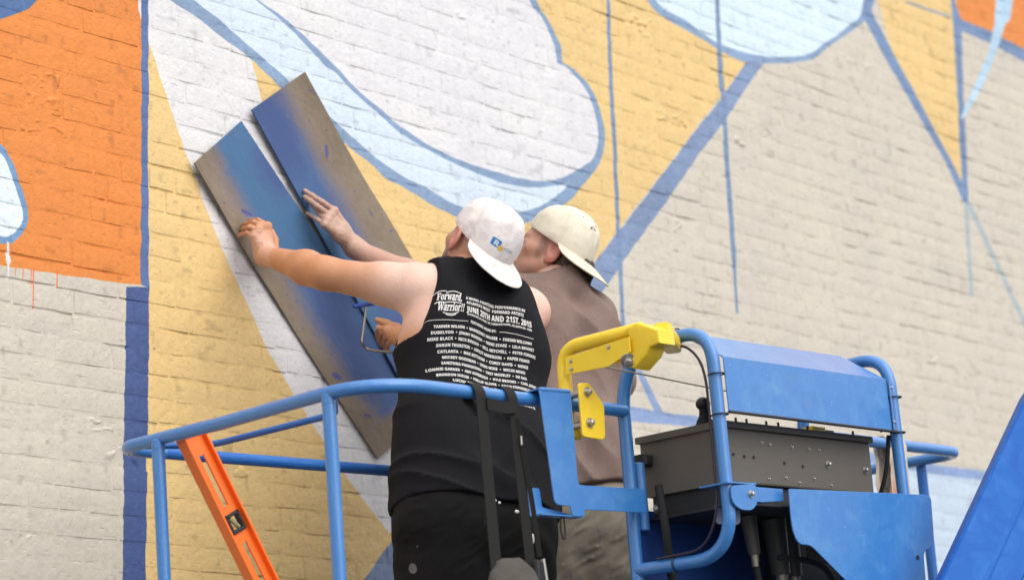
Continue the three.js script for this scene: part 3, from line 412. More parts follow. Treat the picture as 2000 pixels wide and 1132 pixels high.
    const idx = g.index; const gg = idx ? g.toNonIndexed() : g; const pp = gg.attributes.position; for (let i = 0; i < pp.count; i += 3) { for (const k of ['position', 'normal', 'uv']) { const at2 = gg.attributes[k], n = at2.itemSize; for (let c = 0; c < n; c++) { const x = at2.array[(i + 1) * n + c]; at2.array[(i + 1) * n + c] = at2.array[(i + 2) * n + c]; at2.array[(i + 2) * n + c] = x; } } } gg.computeVertexNormals();
    const sh = P('guard_sheet', gg);
    P('end_flange', at(plate([[0.165, 2.822], [0.28, 2.744], [0.292, 2.61], [0.262, 2.606], [0.255, 2.73], [0.15, 2.8]], 0.003), 1.617, 0, 0, 0, -Math.PI / 2, 0).applyMatrix4(new THREE.Matrix4()), BLUE, sh);
    P('side_strip', at(chamferBox(0.036, 0.135, 0.003, 0.001), 1.641, 2.675, 0.2885, 0, 0.5, 0), BLUE, sh);
    for (const y of [2.722, 2.63]) { const bt = boltGeo(0.0032, 0.003); bt.rotateY(0.5); bt.translate(1.643, y, 0.29); P('bolt', bt, STEEL, sh); }
    P('edge_trim', rod(V(s0, 2.605, 0.294), V(1.655, 2.603, 0.293), 0.0042, 0.0042, 8), BLACK, sh);
  }
  // control box
  {
    const x0 = 0.985, x1 = 1.612, q0 = -0.045, q1 = 0.225, y0 = 2.445, y1 = 2.582;
    const b = P('control_box', at(chamferBox(x1 - x0, y1 - y0, q1 - q0, 0.005), (x0 + x1) / 2, (y0 + y1) / 2, (q0 + q1) / 2), BOX);
    P('lid', at(chamferBox(x1 - x0 + 0.016, 0.017, q1 - q0 + 0.016, 0.003), (x0 + x1) / 2, y1 + 0.0085, (q0 + q1) / 2), BOX, b);
    P('base_tray', at(chamferBox(x1 - x0 - 0.03, 0.05, q1 - q0 - 0.03, 0.004), (x0 + x1) / 2 - 0.0, y0 - 0.026, (q0 + q1) / 2), BLACK, b);
    const bolt = boltGeo(0.0028, 0.004);
    for (const [u, v] of [[0.24, 0.78], [0.3, 0.76], [0.47, 0.76], [0.6, 0.75], [0.68, 0.75], [0.27, 0.12], [0.4, 0.17], [0.5, 0.1], [0.62, 0.2], [0.75, 0.1]]) P('screw', bolt.clone().translate(x0 + 0.02 + u * 0.55, y0 + v * 0.137, q1), STEEL, b);
    for (const [u, v] of [[0.74, 0.5], [1.04, 0.46]]) P('bolt', boltGeo(0.0065, 0.008).translate(x0 + 0.02 + u * 0.55, y0 + v * 0.137, q1), STEEL, b);
    for (const [u, v] of [[0.02, 0.52], [0.1, 0.5], [0.17, 0.5], [0.4, 0.45], [0.54, 0.42]]) { const k = new THREE.CylinderGeometry(0.004, 0.004, 0.003, 10); k.rotateX(Math.PI / 2); P('screw', k.translate(x0 + 0.02 + u * 0.55, y0 + v * 0.137, q1 + 0.0015), BLACK, b); }
    for (const u of [0.03, 0.1, 0.17, 0.3, 0.38, 0.58, 0.9]) P('stud', rod(V(x0 + u * (x1 - x0), y1 + 0.016, q1 - 0.006), V(x0 + u * (x1 - x0), y1 + 0.029, q1 - 0.006), 0.0032), BOX, b);
    // joystick, switches
    const js = P('joystick', new THREE.LatheGeometry([[0.03, 0], [0.03, 0.006], [0.022, 0.01], [0.02, 0.018], [0.013, 0.03], [0.011, 0.044], [0.0125, 0.05]].map((p) => new THREE.Vector2(...p)), 20).translate(1.03, y1 + 0.016, 0.135), RUBBER, b);
    P('ball_grip', new THREE.SphereGeometry(0.0185, 20, 14).scale(1, 0.96, 1).translate(1.03, y1 + 0.077, 0.135), mat([0.02, 0.017, 0.02], 0.4), js);
    P('red_button', at(new THREE.CylinderGeometry(0.009, 0.009, 0.014, 14), 1.1, y1 + 0.024, 0.12), mat([0.45, 0.03, 0.03], 0.4), b);
    P('rocker_switch', at(chamferBox(0.05, 0.03, 0.04, 0.004), 1.37, y1 + 0.031, 0.1), mat([0.03, 0.04, 0.16], 0.4), b);
    P('yellow_cover', at(chamferBox(0.055, 0.034, 0.04, 0.004), 1.5, y1 + 0.033, 0.13), YELLOW, b);
    P('rocker_switch', at(chamferBox(0.04, 0.03, 0.04, 0.004), 1.56, y1 + 0.031, 0.12), BLACK, b);
    P('pivot_knob', at(new THREE.SphereGeometry(0.017, 16, 12), x1 + 0.022, 2.585, 0.17), BLUE, b);
    P('support_tube', tube([V(0.945, 2.36, -0.02), V(0.945, 2.525, -0.02)], 0.0155, 0.02), BLUE, b);
    P('support_cap', at(chamferBox(0.035, 0.03, 0.04, 0.008), 0.965, 2.535, -0.02), BLACK, b);
    P('bolt', boltGeo(0.0085, 0.01).translate(0.975, 2.41, 0.0), STEEL, b);
  }
  // blue sheet below the controls, shade painted into its colour; machinery hangs in front
  P('shaded_back_sheet', at(chamferBox(0.74, 0.52, 0.004, 0.001), 1.293, 2.15, -0.028), mat([0.012, 0.045, 0.19], 0.4)); P('added_dark_box', at(chamferBox(0.2, 0.36, 0.1, 0.012), 1.5, 2.2, 0.05), BLACK); P('added_shade_plate', at(chamferBox(0.66, 0.006, 0.3, 0.002), 1.3, 2.386, 0.12), BLACK);  // navy stands for shade; black box and plate are added to darken the bay
  for (const [s, y0, y1, q, r0, r1] of [[1.165, 2.382, 2.285, 0.14, 0.016, 0.022], [1.298, 2.382, 2.24, 0.12, 0.024, 0.033], [1.38, 2.382, 2.24, 0.1, 0.022, 0.03]]) {
    const v = P('valve_body', rod(V(s, y0, q), V(s + 0.012, y1, q), r1, r0), GREYSTEEL); const e = new THREE.CylinderGeometry(r0 * 0.75, r0 * 0.6, 0.03, 6); e.translate(s + 0.013, y1 - 0.016, q); P('hose_fitting', e, mat([0.4, 0.36, 0.28], 0.4, { metalness: 0.8 }), v);
  }
  P('hydraulic_hose', tube([V(1.178, 2.27, 0.14), V(1.185, 2.22, 0.14), V(1.23, 2.12, 0.12), V(1.3, 1.95, 0.05)], 0.009, 0.06, false, 10), RUBBER);
  P('hydraulic_hose', tube([V(0.93, 2.46, 0.05), V(0.935, 2.33, 0.06), V(0.97, 2.24, 0.03), V(1.05, 2.1, 0.02)], 0.011, 0.08, false, 10), RUBBER);
  P('hydraulic_hose', tube([V(1.2, 2.27, 0.2), V(1.32, 2.262, 0.22), V(1.42, 2.235, 0.2), V(1.5, 2.1, 0.15)], 0.008, 0.05, false, 10), RUBBER);
  P('hydraulic_hose', tube([V(1.31, 2.22, 0.12), V(1.315, 2.1, 0.12), V(1.35, 1.9, 0.1)], 0.009, 0.06, false, 10), RUBBER);
  P('junction_block', at(chamferBox(0.075, 0.04, 0.05, 0.004), 1.4, 2.285, 0.19), GREYSTEEL);
  // lower front plate with its notched edge
  { const pl = P('front_plate', plate([[1.136, 2.425, 0.004], [1.742, 2.44, 0.004], [1.766, 2.435, 0.012], [1.758, 2.31, 0.04], [1.702, 2.289, 0.02], [1.688, 1.98, 0.02], [1.5, 1.98, 0.02], [1.46, 2.13, 0.02], [1.203, 2.29, 0.02], [1.152, 2.289, 0.03], [1.133, 2.33, 0.04]], 0.004, 0.001, 0.02).translate(0, 0, 0.293)); const h = new THREE.CylinderGeometry(0.0065, 0.0065, 0.002, 16); h.rotateX(Math.PI / 2); P('hole', h.translate(1.672, 2.272, 0.2975), BLACK, pl); }
  // bracket from guard loop to plate
  { const c = P('rail_clamp', plate([[0.9, 2.43], [1.0, 2.44], [1.0, 2.395], [0.975, 2.375], [0.93, 2.375], [0.9, 2.39]], 0.004, 0.001, 0.015).translate(-0.002, -0.01, 0.296));
    P('clamp_flange', at(chamferBox(0.115, 0.004, 0.09, 0.001), 0.945, 2.43, 0.254, 0, 0, 0.02), BLUE, c);
    P('bolt', boltGeo(0.0065, 0.008).translate(0.972, 2.404, 0.3), STEEL, c);
    P('tie_bar', plate([[0.995, 2.432], [1.05, 2.425], [1.14, 2.428], [1.14, 2.4], [1.05, 2.392], [0.995, 2.396]], 0.004, 0.001).translate(0, 0, 0.27), BLUE, c);
    P('tie_lip', at(chamferBox(0.145, 0.003, 0.05, 0.001), 1.068, 2.4275, 0.247), BLUE, c);
    P('saddle', plate([[0.955, 2.395], [1.05, 2.4], [1.05, 2.352], [1.03, 2.345], [0.955, 2.345]], 0.003, 0.001, 0.01).translate(0, 0, 0.2), mat([0.2, 0.24, 0.36], 0.4), c); }

  // yellow gate arm
  {
    const y = P('gate_arm', tube([V(0.71, 2.588, -0.005), V(0.7, 2.588, -0.03), V(0.7, 2.8, -0.03), V(0.7, 2.801, 0.12), V(0.715, 2.806, 0.215)], R * 1.05, [0, 0.025, 0.055, 0.03, 0]), YELLOW);
    const pl = plate([[0.004, 2.7725], [-0.2, 2.784], [-0.2, 2.749], [-0.13, 2.726], [0.008, 2.7305]].map(([q, yy]) => [-q, yy]), 0.004, 0.001); pl.rotateY(-Math.PI / 2); pl.translate(0.684, 0, 0); P('side_plate', pl, YELLOW, y);
    for (const [q, yy] of [[0.012, 2.76], [0.012, 2.74], [0.135, 2.772]]) { const b = boltGeo(0.0036, 0.003); b.rotateY(-Math.PI / 2); P('bolt', b.translate(0.679, yy, q), STEEL, y); }
    // cast clamp head that closes on the guard loop
    const c1 = new THREE.Shape(); [[0.192, 2.806], [0.217, 2.812], [0.278, 2.785], [0.28, 2.76], [0.25, 2.755], [0.238, 2.738], [0.2, 2.714], [0.15, 2.733], [0.192, 2.757], [0.199, 2.788]].forEach(([q, yy], i) => i ? c1.lineTo(q, yy) : c1.moveTo(q, yy)); c1.closePath();
    const cg = new THREE.ExtrudeGeometry(c1, { depth: 0.05, bevelEnabled: true, bevelThickness: 0.006, bevelSize: 0.006, bevelSegments: 3 }); cg.rotateY(-Math.PI / 2); cg.translate(0.745, 0, 0);
    const head = P('clamp_head', toCreasedNormals(cg, 0.6), YELLOW, y);
    P('clamp_jaw', at(chamferBox(0.19, 0.04, 0.045, 0.01), 0.83, 2.796, 0.2, 0, 0.55, -0.02), YELLOW, head);
    { const b = boltGeo(0.013, 0.012); b.rotateX(0.55); b.rotateY(-0.9); P('bolt', b.translate(0.688, 2.73, 0.186), STEEL, head); }
  }
  {
    const y = P('latch_plate', plate([[0.664, 2.697], [0.7, 2.7], [0.75, 2.65], [0.745, 2.572], [0.735, 2.565], [0.664, 2.568]], 0.006, 0.0015, 0.008).translate(0, 0, 0.04), YELLOW);
    for (const [s, yy] of [[0.69, 2.678], [0.69, 2.602]]) P('bolt', boltGeo(0.0085, 0.01).translate(s, yy, 0.046), STEEL, y);
    P('spacer', rod(V(0.69, 2.678, -0.01), V(0.69, 2.678, 0.04), 0.009), STEEL, y); P('spacer', rod(V(0.69, 2.602, -0.01), V(0.69, 2.602, 0.04), 0.009), STEEL, y);
  }
  // blue L-shaped bracket plate hooked over the front rail
  {
    const b = P('bracket_plate', plate([[0.536, 2.672, 0.004], [0.648, 2.676, 0.004], [0.648, 2.449, 0.014], [0.9, 2.452, 0.004], [0.9, 2.395, 0.004], [0.665, 2.392, 0.004], [0.664, 2.376, 0.008], [0.62, 2.374, 0.006], [0.616, 2.398, 0.006], [0.56, 2.4, 0.014]], 0.004, 0.001, 0.01).translate(0, 0, 0.026));
    P('hook_lip', tube([V(0.54, 2.676, 0.026), V(0.646, 2.679, 0.026)], 0.006, 0.01), BLUE, b);
    P('hook_top', at(chamferBox(0.11, 0.004, 0.05, 0.001), 0.592, 2.679, 0.003, -0.06, 0, 0.03), BLUE, b);
    P('foot_flange', plate([[0.495, 2.44], [0.54, 2.44], [0.545, 2.395], [0.664, 2.38], [0.664, 2.374], [0.5, 2.372]], 0.004, 0.001, 0.006).translate(0, 0, -0.004), BLUE, b);
    P('foot_fold', at(chamferBox(0.15, 0.004, 0.032, 0.001), 0.585, 2.374, 0.012), BLUE, b);
    P('cord_loop', tube([V(0.588, 2.374, 0.02), V(0.582, 2.34, 0.02), V(0.592, 2.305, 0.02), V(0.6, 2.34, 0.02), V(0.597, 2.374, 0.02)], 0.0022, 0.02, false, 8), RUBBER, b);
  }
  // thin wire rope from the gate to the control bay
  P('wire_rope', rod(V(0.7, 2.745, 0.06), V(1.5, 2.735, -0.02), 0.0022, 0.0022, 8), mat([0.28, 0.25, 0.16], 0.6));

  // jib boom: a box beam rising away from the platform mount, then the main boom down to the chassis
  const JIB_SHADED = new THREE.MeshPhysicalMaterial({ map: wornPaint('rgb(20,92,176)', 'rgb(14,74,156)', 'rgb(120,160,206)', 'rgb(96,66,52)', 24), roughness: 0.6, specularIntensity: 0.5, bumpMap: paintFine, bumpScale: 0.0005 });  // darker copy of the lift blue, with the jib's shade put into its colour
  const jd = V(0.6, 0.787, 0.142).normalize(), jb = V(1.484, 1.93, 0.42);
  {
    const z = jd.clone(), x0 = V(0.785, -0.038, 0.61), x = x0.clone().addScaledVector(z, -x0.dot(z)).normalize(), y = z.clone().cross(x), m = new THREE.Matrix4().makeBasis(x, y, z);
    const beam = (w, h, l, c) => { const s = new THREE.Shape(); [[-w / 2 + c, -h / 2], [w / 2 - c, -h / 2], [w / 2, -h / 2 + c], [w / 2, h / 2 - c], [w / 2 - c, h / 2], [-w / 2 + c, h / 2], [-w / 2, h / 2 - c], [-w / 2, -h / 2 + c]].forEach((p, i) => i ? s.lineTo(...p) : s.moveTo(...p)); s.closePath(); return new THREE.ExtrudeGeometry(s, { depth: l, bevelEnabled: true, bevelSize: 0.002, bevelThickness: 0.002, bevelSegments: 1 }); };
    const j = P('jib_boom', beam(0.185, 0.15, 0.93, 0.006).applyMatrix4(m).translate(jb.x, jb.y, jb.z), JIB_SHADED);
    P('weld_bead', rod(V(0, 0, 0), jd.clone().multiplyScalar(0.93), 0.0022, 0.0022, 6).translate(jb.x, jb.y, jb.z).translate(x.x * 0.015 - y.x * 0.0765, x.y * 0.015 - y.y * 0.0765, x.z * 0.015 - y.z * 0.0765), JIB_SHADED, j);
    const tip = jb.clone().addScaledVector(jd, 0.95);
    P('pivot_pin', rod(tip.clone().addScaledVector(x, -0.1), tip.clone().addScaledVector(x, 0.1), 0.014, 0.014, 18), mat([0.3, 0.1, 0.05], 0.7), j);
    P('platform_mount', tube([V(1.3, 1.5, 0.1), V(1.3, 1.62, 0.36), jb.clone()], 0.06, 0.1), BLUE, j);
    const elbow = tip.clone().addScaledVector(jd, 0.06);
    P('main_boom', (() => { const e = V(4.6, 0.95, 2.6), d = e.clone().sub(elbow), z2 = d.clone().normalize(), x2 = V(0, 1, 0).cross(z2).normalize(), y2 = z2.clone().cross(x2); return beam(0.2, 0.24, d.length(), 0.01).applyMatrix4(new THREE.Matrix4().makeBasis(x2, y2, z2)).translate(elbow.x, elbow.y, elbow.z); })());
  }
  P('turntable', at(chamferBox(1.1, 0.7, 0.9, 0.06), 4.8, 0.98, 2.7));
  P('chassis', at(chamferBox(2.2, 0.28, 1.3, 0.04), 4.8, 0.48, 2.7), GREYSTEEL);
  for (const [s, q] of [[4.0, 2.0], [5.6, 2.0], [4.0, 3.4], [5.6, 3.4]]) { const w = P('wheel', at(new THREE.TorusGeometry(0.26, 0.11, 14, 28), s, 0.36, q), RUBBER); P('rim', at(new THREE.CylinderGeometry(0.2, 0.2, 0.14, 20), s, 0.36, q, Math.PI / 2, 0, 0), STEEL, w); }
}

// ---------------------------------------------------------------- orange spirit level leaning inside the basket
{
  const o = thing('spirit_level', 'bright orange spirit level leaning inside the basket against the top rail', 'level');
  const top = liftPoint(0.088, 2.672, -0.735), foot = liftPoint(0.66, FLOOR + 0.012, -0.64); o.position.copy(foot);
  const y = top.clone().sub(foot), L = y.length(); y.normalize();
  let z = V(-0.12, 0, 0.99); z.addScaledVector(y, -z.dot(y)).normalize(); let x = y.clone().cross(z); const m = new THREE.Matrix4().makeBasis(x, y, z);
  const ORANGE = new THREE.MeshPhysicalMaterial({ color: new THREE.Color().setRGB(1.0, 0.19, 0.02), roughness: 0.42, bumpMap: paintFine, bumpScale: 0.0004 });
  const w = 0.07, t = 0.036, web = new THREE.Shape(); web.moveTo(-w / 2 + 0.004, 0.0); web.lineTo(w / 2 - 0.004, 0.0); web.lineTo(w / 2 - 0.004, L); web.lineTo(-w / 2 + 0.004, L); web.closePath();
  const hole = (a, b, c, d) => { const p = new THREE.Path(); p.moveTo(a, b); p.lineTo(a, d); p.lineTo(c, d); p.lineTo(c, b); p.closePath(); web.holes.push(p); };
  hole(-0.008, L - 0.21, 0.008, L - 0.07); hole(-0.008, L - 0.48, 0.008, L - 0.31); hole(-0.014, L - 0.275, 0.016, L - 0.235); hole(-0.008, 0.1, 0.008, 0.35);
  const g = new THREE.ExtrudeGeometry(web, { depth: 0.006, bevelEnabled: false }); g.translate(0, 0, -0.003);
  obj('web', g.applyMatrix4(m), ORANGE, o);
  for (const s of [-1, 1]) obj('flange', at(chamferBox(0.007, L + 0.004, t, 0.002), s * (w / 2 - 0.002), L / 2, 0).applyMatrix4(m), ORANGE, o);
  for (const s of [-1, 1]) obj('end_cap', at(chamferBox(w - 0.012, 0.012, t - 0.004, 0.002), 0, s < 0 ? 0.006 : L - 0.006, 0).applyMatrix4(m), ORANGE, o);
  const vial = obj('vial_holder', merge([at(chamferBox(0.008, 0.05, 0.018, 0.002), -0.018, L - 0.255, 0), at(chamferBox(0.008, 0.05, 0.018, 0.002), 0.02, L - 0.255, 0), at(chamferBox(0.045, 0.009, 0.018, 0.002), 0.001, L - 0.2345, 0), at(chamferBox(0.045, 0.009, 0.018, 0.002), 0.001, L - 0.2775, 0)]).applyMatrix4(m), BLACK, o);
  obj('vial', at(new THREE.CylinderGeometry(0.0055, 0.0055, 0.034, 14), 0.001, L - 0.256, 0, 0, 0, 0.5).applyMatrix4(m), new THREE.MeshPhysicalMaterial({ color: new THREE.Color().setRGB(0.55, 0.5, 0.3), roughness: 0.15, transmission: 0.5, thickness: 0.005 }), vial);
}

// ---------------------------------------------------------------- bag hung by two straps on the front rail
{
  const o = thing('hanging_bag', 'grey cloth bag hanging by two long black straps from the front rail', 'bag');
  const base = liftPoint(0.42, 2.16, 0.03); o.position.copy(base); o.quaternion.copy(LQ);
  const L = (s, y, q) => V(s - 0.42, y - 2.16, q - 0.03);
  const STRAP = new THREE.MeshStandardMaterial({ color: new THREE.Color().setRGB(0.011, 0.0105, 0.01), roughness: 0.95, bumpMap: dataTex(128, (u, v) => 0.5 + 0.5 * Math.sin(u * 64 * 6.283) * Math.sin(v * 64 * 6.283), false, 2, 20), bumpScale: 0.0006 });
  const ribbon = (pts, w, dir) => { const c = new THREE.CatmullRomCurve3(pts), n = 60, pos = [], uv = [], idx = [], d = dir.clone().multiplyScalar(w / 2), th = 0.0012; for (let i = 0; i <= n; i++) { const t = i / n, p = c.getPointAt(t), tan = c.getTangentAt(t), nn = tan.clone().cross(d).normalize().multiplyScalar(th); for (const [a, b] of [[-1, 1], [1, 1], [1, -1], [-1, -1]]) { pos.push(p.x + d.x * a + nn.x * b, p.y + d.y * a + nn.y * b, p.z + d.z * a + nn.z * b); uv.push(a > 0 ? 1 : 0, t * 4); } } for (let i = 0; i < n; i++) for (let k = 0; k < 4; k++) { const a = i * 4 + k, b = i * 4 + (k + 1) % 4; idx.push(a, b, b + 4, a, b + 4, a + 4); } const g = new THREE.BufferGeometry(); g.setAttribute('position', new THREE.Float32BufferAttribute(pos, 3)); g.setAttribute('uv', new THREE.Float32BufferAttribute(uv, 2)); g.setIndex(idx); return toCreasedNormals(g, 0.8); };
  const loopAround = (s, y1, w, dir, sh = 0) => ribbon([L(s, 2.6, 0.012), L(s, 2.625, -0.012), L(s, 2.66, -0.03), L(s, 2.682, -0.008), L(s, 2.66, 0.016), L(s, 2.62, 0.02), L(s + sh * 0.3, 2.5, 0.022), L(s + sh, y1, 0.028)], w, dir);
  obj('strap', loopAround(0.338, 2.23, 0.036, V(1, 0, 0)), STRAP, o);
  obj('strap', loopAround(0.448, 2.19, 0.026, V(0.96, 0, 0.28), 0.012), STRAP, o);
  obj('cross_strap', ribbon([L(0.35, 2.628, 0.026), L(0.4, 2.622, 0.028), L(0.45, 2.626, 0.026)], 0.028, V(0, 1, 0)), STRAP, o);
  obj('strap_tail', ribbon([L(0.452, 2.6, 0.026), L(0.47, 2.4, 0.036), L(0.478, 2.27, 0.04)], 0.012, V(0.6, 0, 0.8)), STRAP, o);
  obj('buckle', at(chamferBox(0.035, 0.07, 0.014, 0.004), 0.466 - 0.42, 2.225 - 2.16, 0.015, 0, 0.3, -0.12), BLACK, o);
  obj('metal_clip', at(chamferBox(0.009, 0.06, 0.01, 0.003), 0.487 - 0.42, 2.235 - 2.16, 0.014, 0, 0, 0.12), STEEL, o);
  obj('zip_pull', at(chamferBox(0.004, 0.022, 0.004, 0.001), 0.4505 - 0.42, 2.545 - 2.16, 0.005), STEEL, o);
  const bag = (p) => smin(ellip(p, [-0.03, -0.1, -0.0], [0.1, 0.2, 0.06]), ellip(p, [-0.03, 0.035, 0.0], [0.05, 0.05, 0.03]), 0.06) + 0.012 * noise(p[0] * 22, p[1] * 14, p[2] * 22) + 0.006 * noise(p[0] * 50, p[1] * 30, p[2] * 50);
  const g = surface(bag, [-0.2, -0.36, -0.1], [0.15, 0.16, 0.1], 0.008); uvBy(g, (x, y) => [x * 6, y * 6]);
  obj('bag_body', g, new THREE.MeshStandardMaterial({ color: new THREE.Color().setRGB(0.075, 0.066, 0.056), roughness: 0.95, bumpMap: paintFine, bumpScale: 0.001 }), o);
}

// ---------------------------------------------------------------- rag slung over the far end of the front rail
{
  const o = thing('paint_rag', 'pale paint stained rag slung over the rail behind the control box', 'rag'); const b = liftPoint(2.14, 2.5, -0.065); o.position.copy(b); o.quaternion.copy(LQ);
  const w = 0.13, fn = (a, u) => { const x = (u - 0.5) * w * (1 - 0.25 * Math.sin(a * 3.1)), t = a * 2 - 1, r = 0.021; let y, z; if (Math.abs(t) < 0.14) { const th = t / 0.14 * Math.PI / 2; y = 0.158 + r * Math.cos(th); z = r * Math.sin(th); } else { const d = (Math.abs(t) - 0.14) * 0.2; y = 0.158 - d; z = Math.sign(t) * (r + 0.01 * noise(u * 6, a * 5, 2)); } return V(x + 0.01 * noise(a * 6, u * 3, 5), y + 0.006 * noise(u * 9, a * 4, 1), z + 0.012 * Math.sin(u * 14 + a * 3) * Math.min(1, Math.abs(t) * 2)); };
  const tx = canvasTex(256, 256, (x, W) => { x.fillStyle = 'rgb(206,192,172)'; x.fillRect(0, 0, W, W); for (let i = 0; i < 70; i++) { x.fillStyle = ['rgba(120,96,80,0.25)', 'rgba(90,100,130,0.25)', 'rgba(226,150,120,0.3)', 'rgba(240,236,228,0.4)'][i % 4]; x.beginPath(); x.ellipse(rnd() * W, rnd() * W, rr(4, 34), rr(4, 24), rnd() * 3, 0, 7); x.fill(); } });
  obj('cloth', slab(fn, 60, 24, 0.0025), new THREE.MeshStandardMaterial({ map: tx, roughness: 0.95 }), o);
}

// ---------------------------------------------------------------- people
const skinBump = dataTex(256, (u, v) => 0.5 + 0.5 * (tileFbm(u, v, 40, 9, 3) - 0.5) + 0.3 * (tileFbm(u, v, 9, 19, 3) - 0.5), false, 1, 1);
const SKIN = new THREE.MeshPhysicalMaterial({ vertexColors: true, roughness: 0.52, bumpMap: skinBump, bumpScale: 0.0011, sheen: 0.15, sheenRoughness: 0.6 });
const weave = dataTex(256, (u, v) => 0.5 + 0.25 * Math.sin(u * 6.283 * 60) * Math.sin(v * 6.283 * 60) + 0.5 * (tileFbm(u, v, 30, 4, 3) - 0.5), false, 1, 1);
function mergeC(list) { return mergeGeometries(list.map((g) => { const q = g.index ? g.toNonIndexed() : g.clone(); for (const k of Object.keys(q.attributes)) if (!['position', 'normal', 'uv', 'color'].includes(k)) q.deleteAttribute(k); return q; })); }
function boundsOf(bones, pad) { const lo = [1e9, 1e9, 1e9], hi = [-1e9, -1e9, -1e9]; for (const [a, b, r1, r2] of bones) for (const [p, r] of [[a, r1], [b, r2]]) { [p.x, p.y, p.z].forEach((v, k) => { lo[k] = Math.min(lo[k], v - r - pad); hi[k] = Math.max(hi[k], v + r + pad); }); } return [lo, hi]; }
function handBones(h) {
  const b = [], wr = A3(h.wrist[0]), F = {};
  for (const k of ['index', 'middle', 'ring', 'pinky', 'thumb']) F[k] = h[k].map(A3);
  for (const k of ['index', 'middle', 'ring', 'pinky']) { const m = F[k][0]; b.push([wr, wr.clone().lerp(m, 0.55), 0.021, 0.0165, 0.016]); b.push([wr.clone().lerp(m, 0.5), m, 0.0165, 0.0118, 0.012]); }
  b.push([F.index[0], F.middle[0], 0.0108, 0.0108, 0.008], [F.middle[0], F.ring[0], 0.0105, 0.0105, 0.008], [F.ring[0], F.pinky[0], 0.0105, 0.0098, 0.008]);
  const rad = { index: 0.0083, middle: 0.0085, ring: 0.008, pinky: 0.0073 };
  for (const k of ['index', 'middle', 'ring', 'pinky']) { const f = F[k], r = rad[k]; b.push([f[0], f[1], r * 1.08, r * 0.98, 0.004], [f[1], f[2], r * 0.98, r * 0.88, 0.003], [f[2], f[3], r * 0.88, r * 0.74, 0.003]); }
  b.push([wr.clone().lerp(F.thumb[0], 0.3), F.thumb[0], 0.019, 0.0145, 0.012], [F.thumb[0], F.thumb[1], 0.0135, 0.0105, 0.006], [F.thumb[1], F.thumb[2], 0.0108, 0.008, 0.004]);
  return b;
}
function headField(o) {                       // own axes: y up, z towards the face, origin between the ears
  return (p) => {
    const m = [Math.abs(p[0]), p[1], p[2]];
    let d = ellip(p, [0, 0.036, -0.012], [0.077, 0.09, 0.097]);
    d = smin(d, ellip(p, [0, -0.035, 0.03], [0.06, 0.075, 0.06]), 0.04);
    d = smin(d, coneDist(m, V(0.052, -0.045, 0.0), V(0.018, -0.092, 0.072), 0.02, 0.018), 0.025);       // jaw
    d = smin(d, ellip(p, [0, -0.093, 0.076], [0.022, 0.018, 0.016]), 0.015);                            // chin
    d = smin(d, coneDist(m, V(0.0, 0.03, 0.083), V(0.035, 0.026, 0.07), 0.011, 0.009), 0.012);          // brow
    d = smin(d, coneDist(p, V(0, 0.018, 0.086), V(0, -0.026, 0.104), 0.008, 0.012), 0.01);              // nose
    d = smin(d, coneDist(m, V(0.006, -0.028, 0.096), V(0.015, -0.03, 0.088), 0.008, 0.007), 0.006);
    d = smax(d, -ellip(m, [0.031, 0.008, 0.092], [0.018, 0.012, 0.014]), 0.012);                        // eye sockets
    d = smin(d, ellip(m, [0.031, 0.007, 0.074], [0.0145, 0.0125, 0.0125]), 0.002);                      // eyeballs
    d = smin(d, coneDist(m, V(0.05, -0.01, 0.055), V(0.058, -0.008, 0.03), 0.016, 0.012), 0.02);        // cheekbones
    d = smin(d, coneDist(m, V(0, -0.053, 0.091), V(0.018, -0.055, 0.083), 0.006, 0.0045), 0.005);       // lips
    d = smin(d, coneDist(m, V(0, -0.063, 0.089), V(0.015, -0.062, 0.082), 0.0065, 0.0045), 0.004);
    // ears: a shell with a hollow
    const e = [m[0] - 0.079 - 0.25 * Math.max(0, -(m[2] + 0.012)), m[1] + 0.004, m[2] + 0.012];
    let ear = ellip(e, [0.002, 0, -0.004], [0.0085, 0.034, 0.021]); ear = smax(ear, -ellip(e, [0.011, 0.003, -0.001], [0.007, 0.021, 0.012]), 0.004); ear = smin(ear, ellip(e, [-0.001, -0.027, 0.006], [0.006, 0.011, 0.009]), 0.006);
    d = smin(d, ear, 0.006);
    d = smin(d, coneDist(p, V(0, -0.02, -0.03), V(0, -0.13, -0.035), 0.056, 0.056), 0.03);              // neck
    return d;
  };
}
function basis(f, u) { const z = f.clone().normalize(), x = u.clone().cross(z).normalize(), y = z.clone().cross(x); return new THREE.Matrix4().makeBasis(x, y, z); }
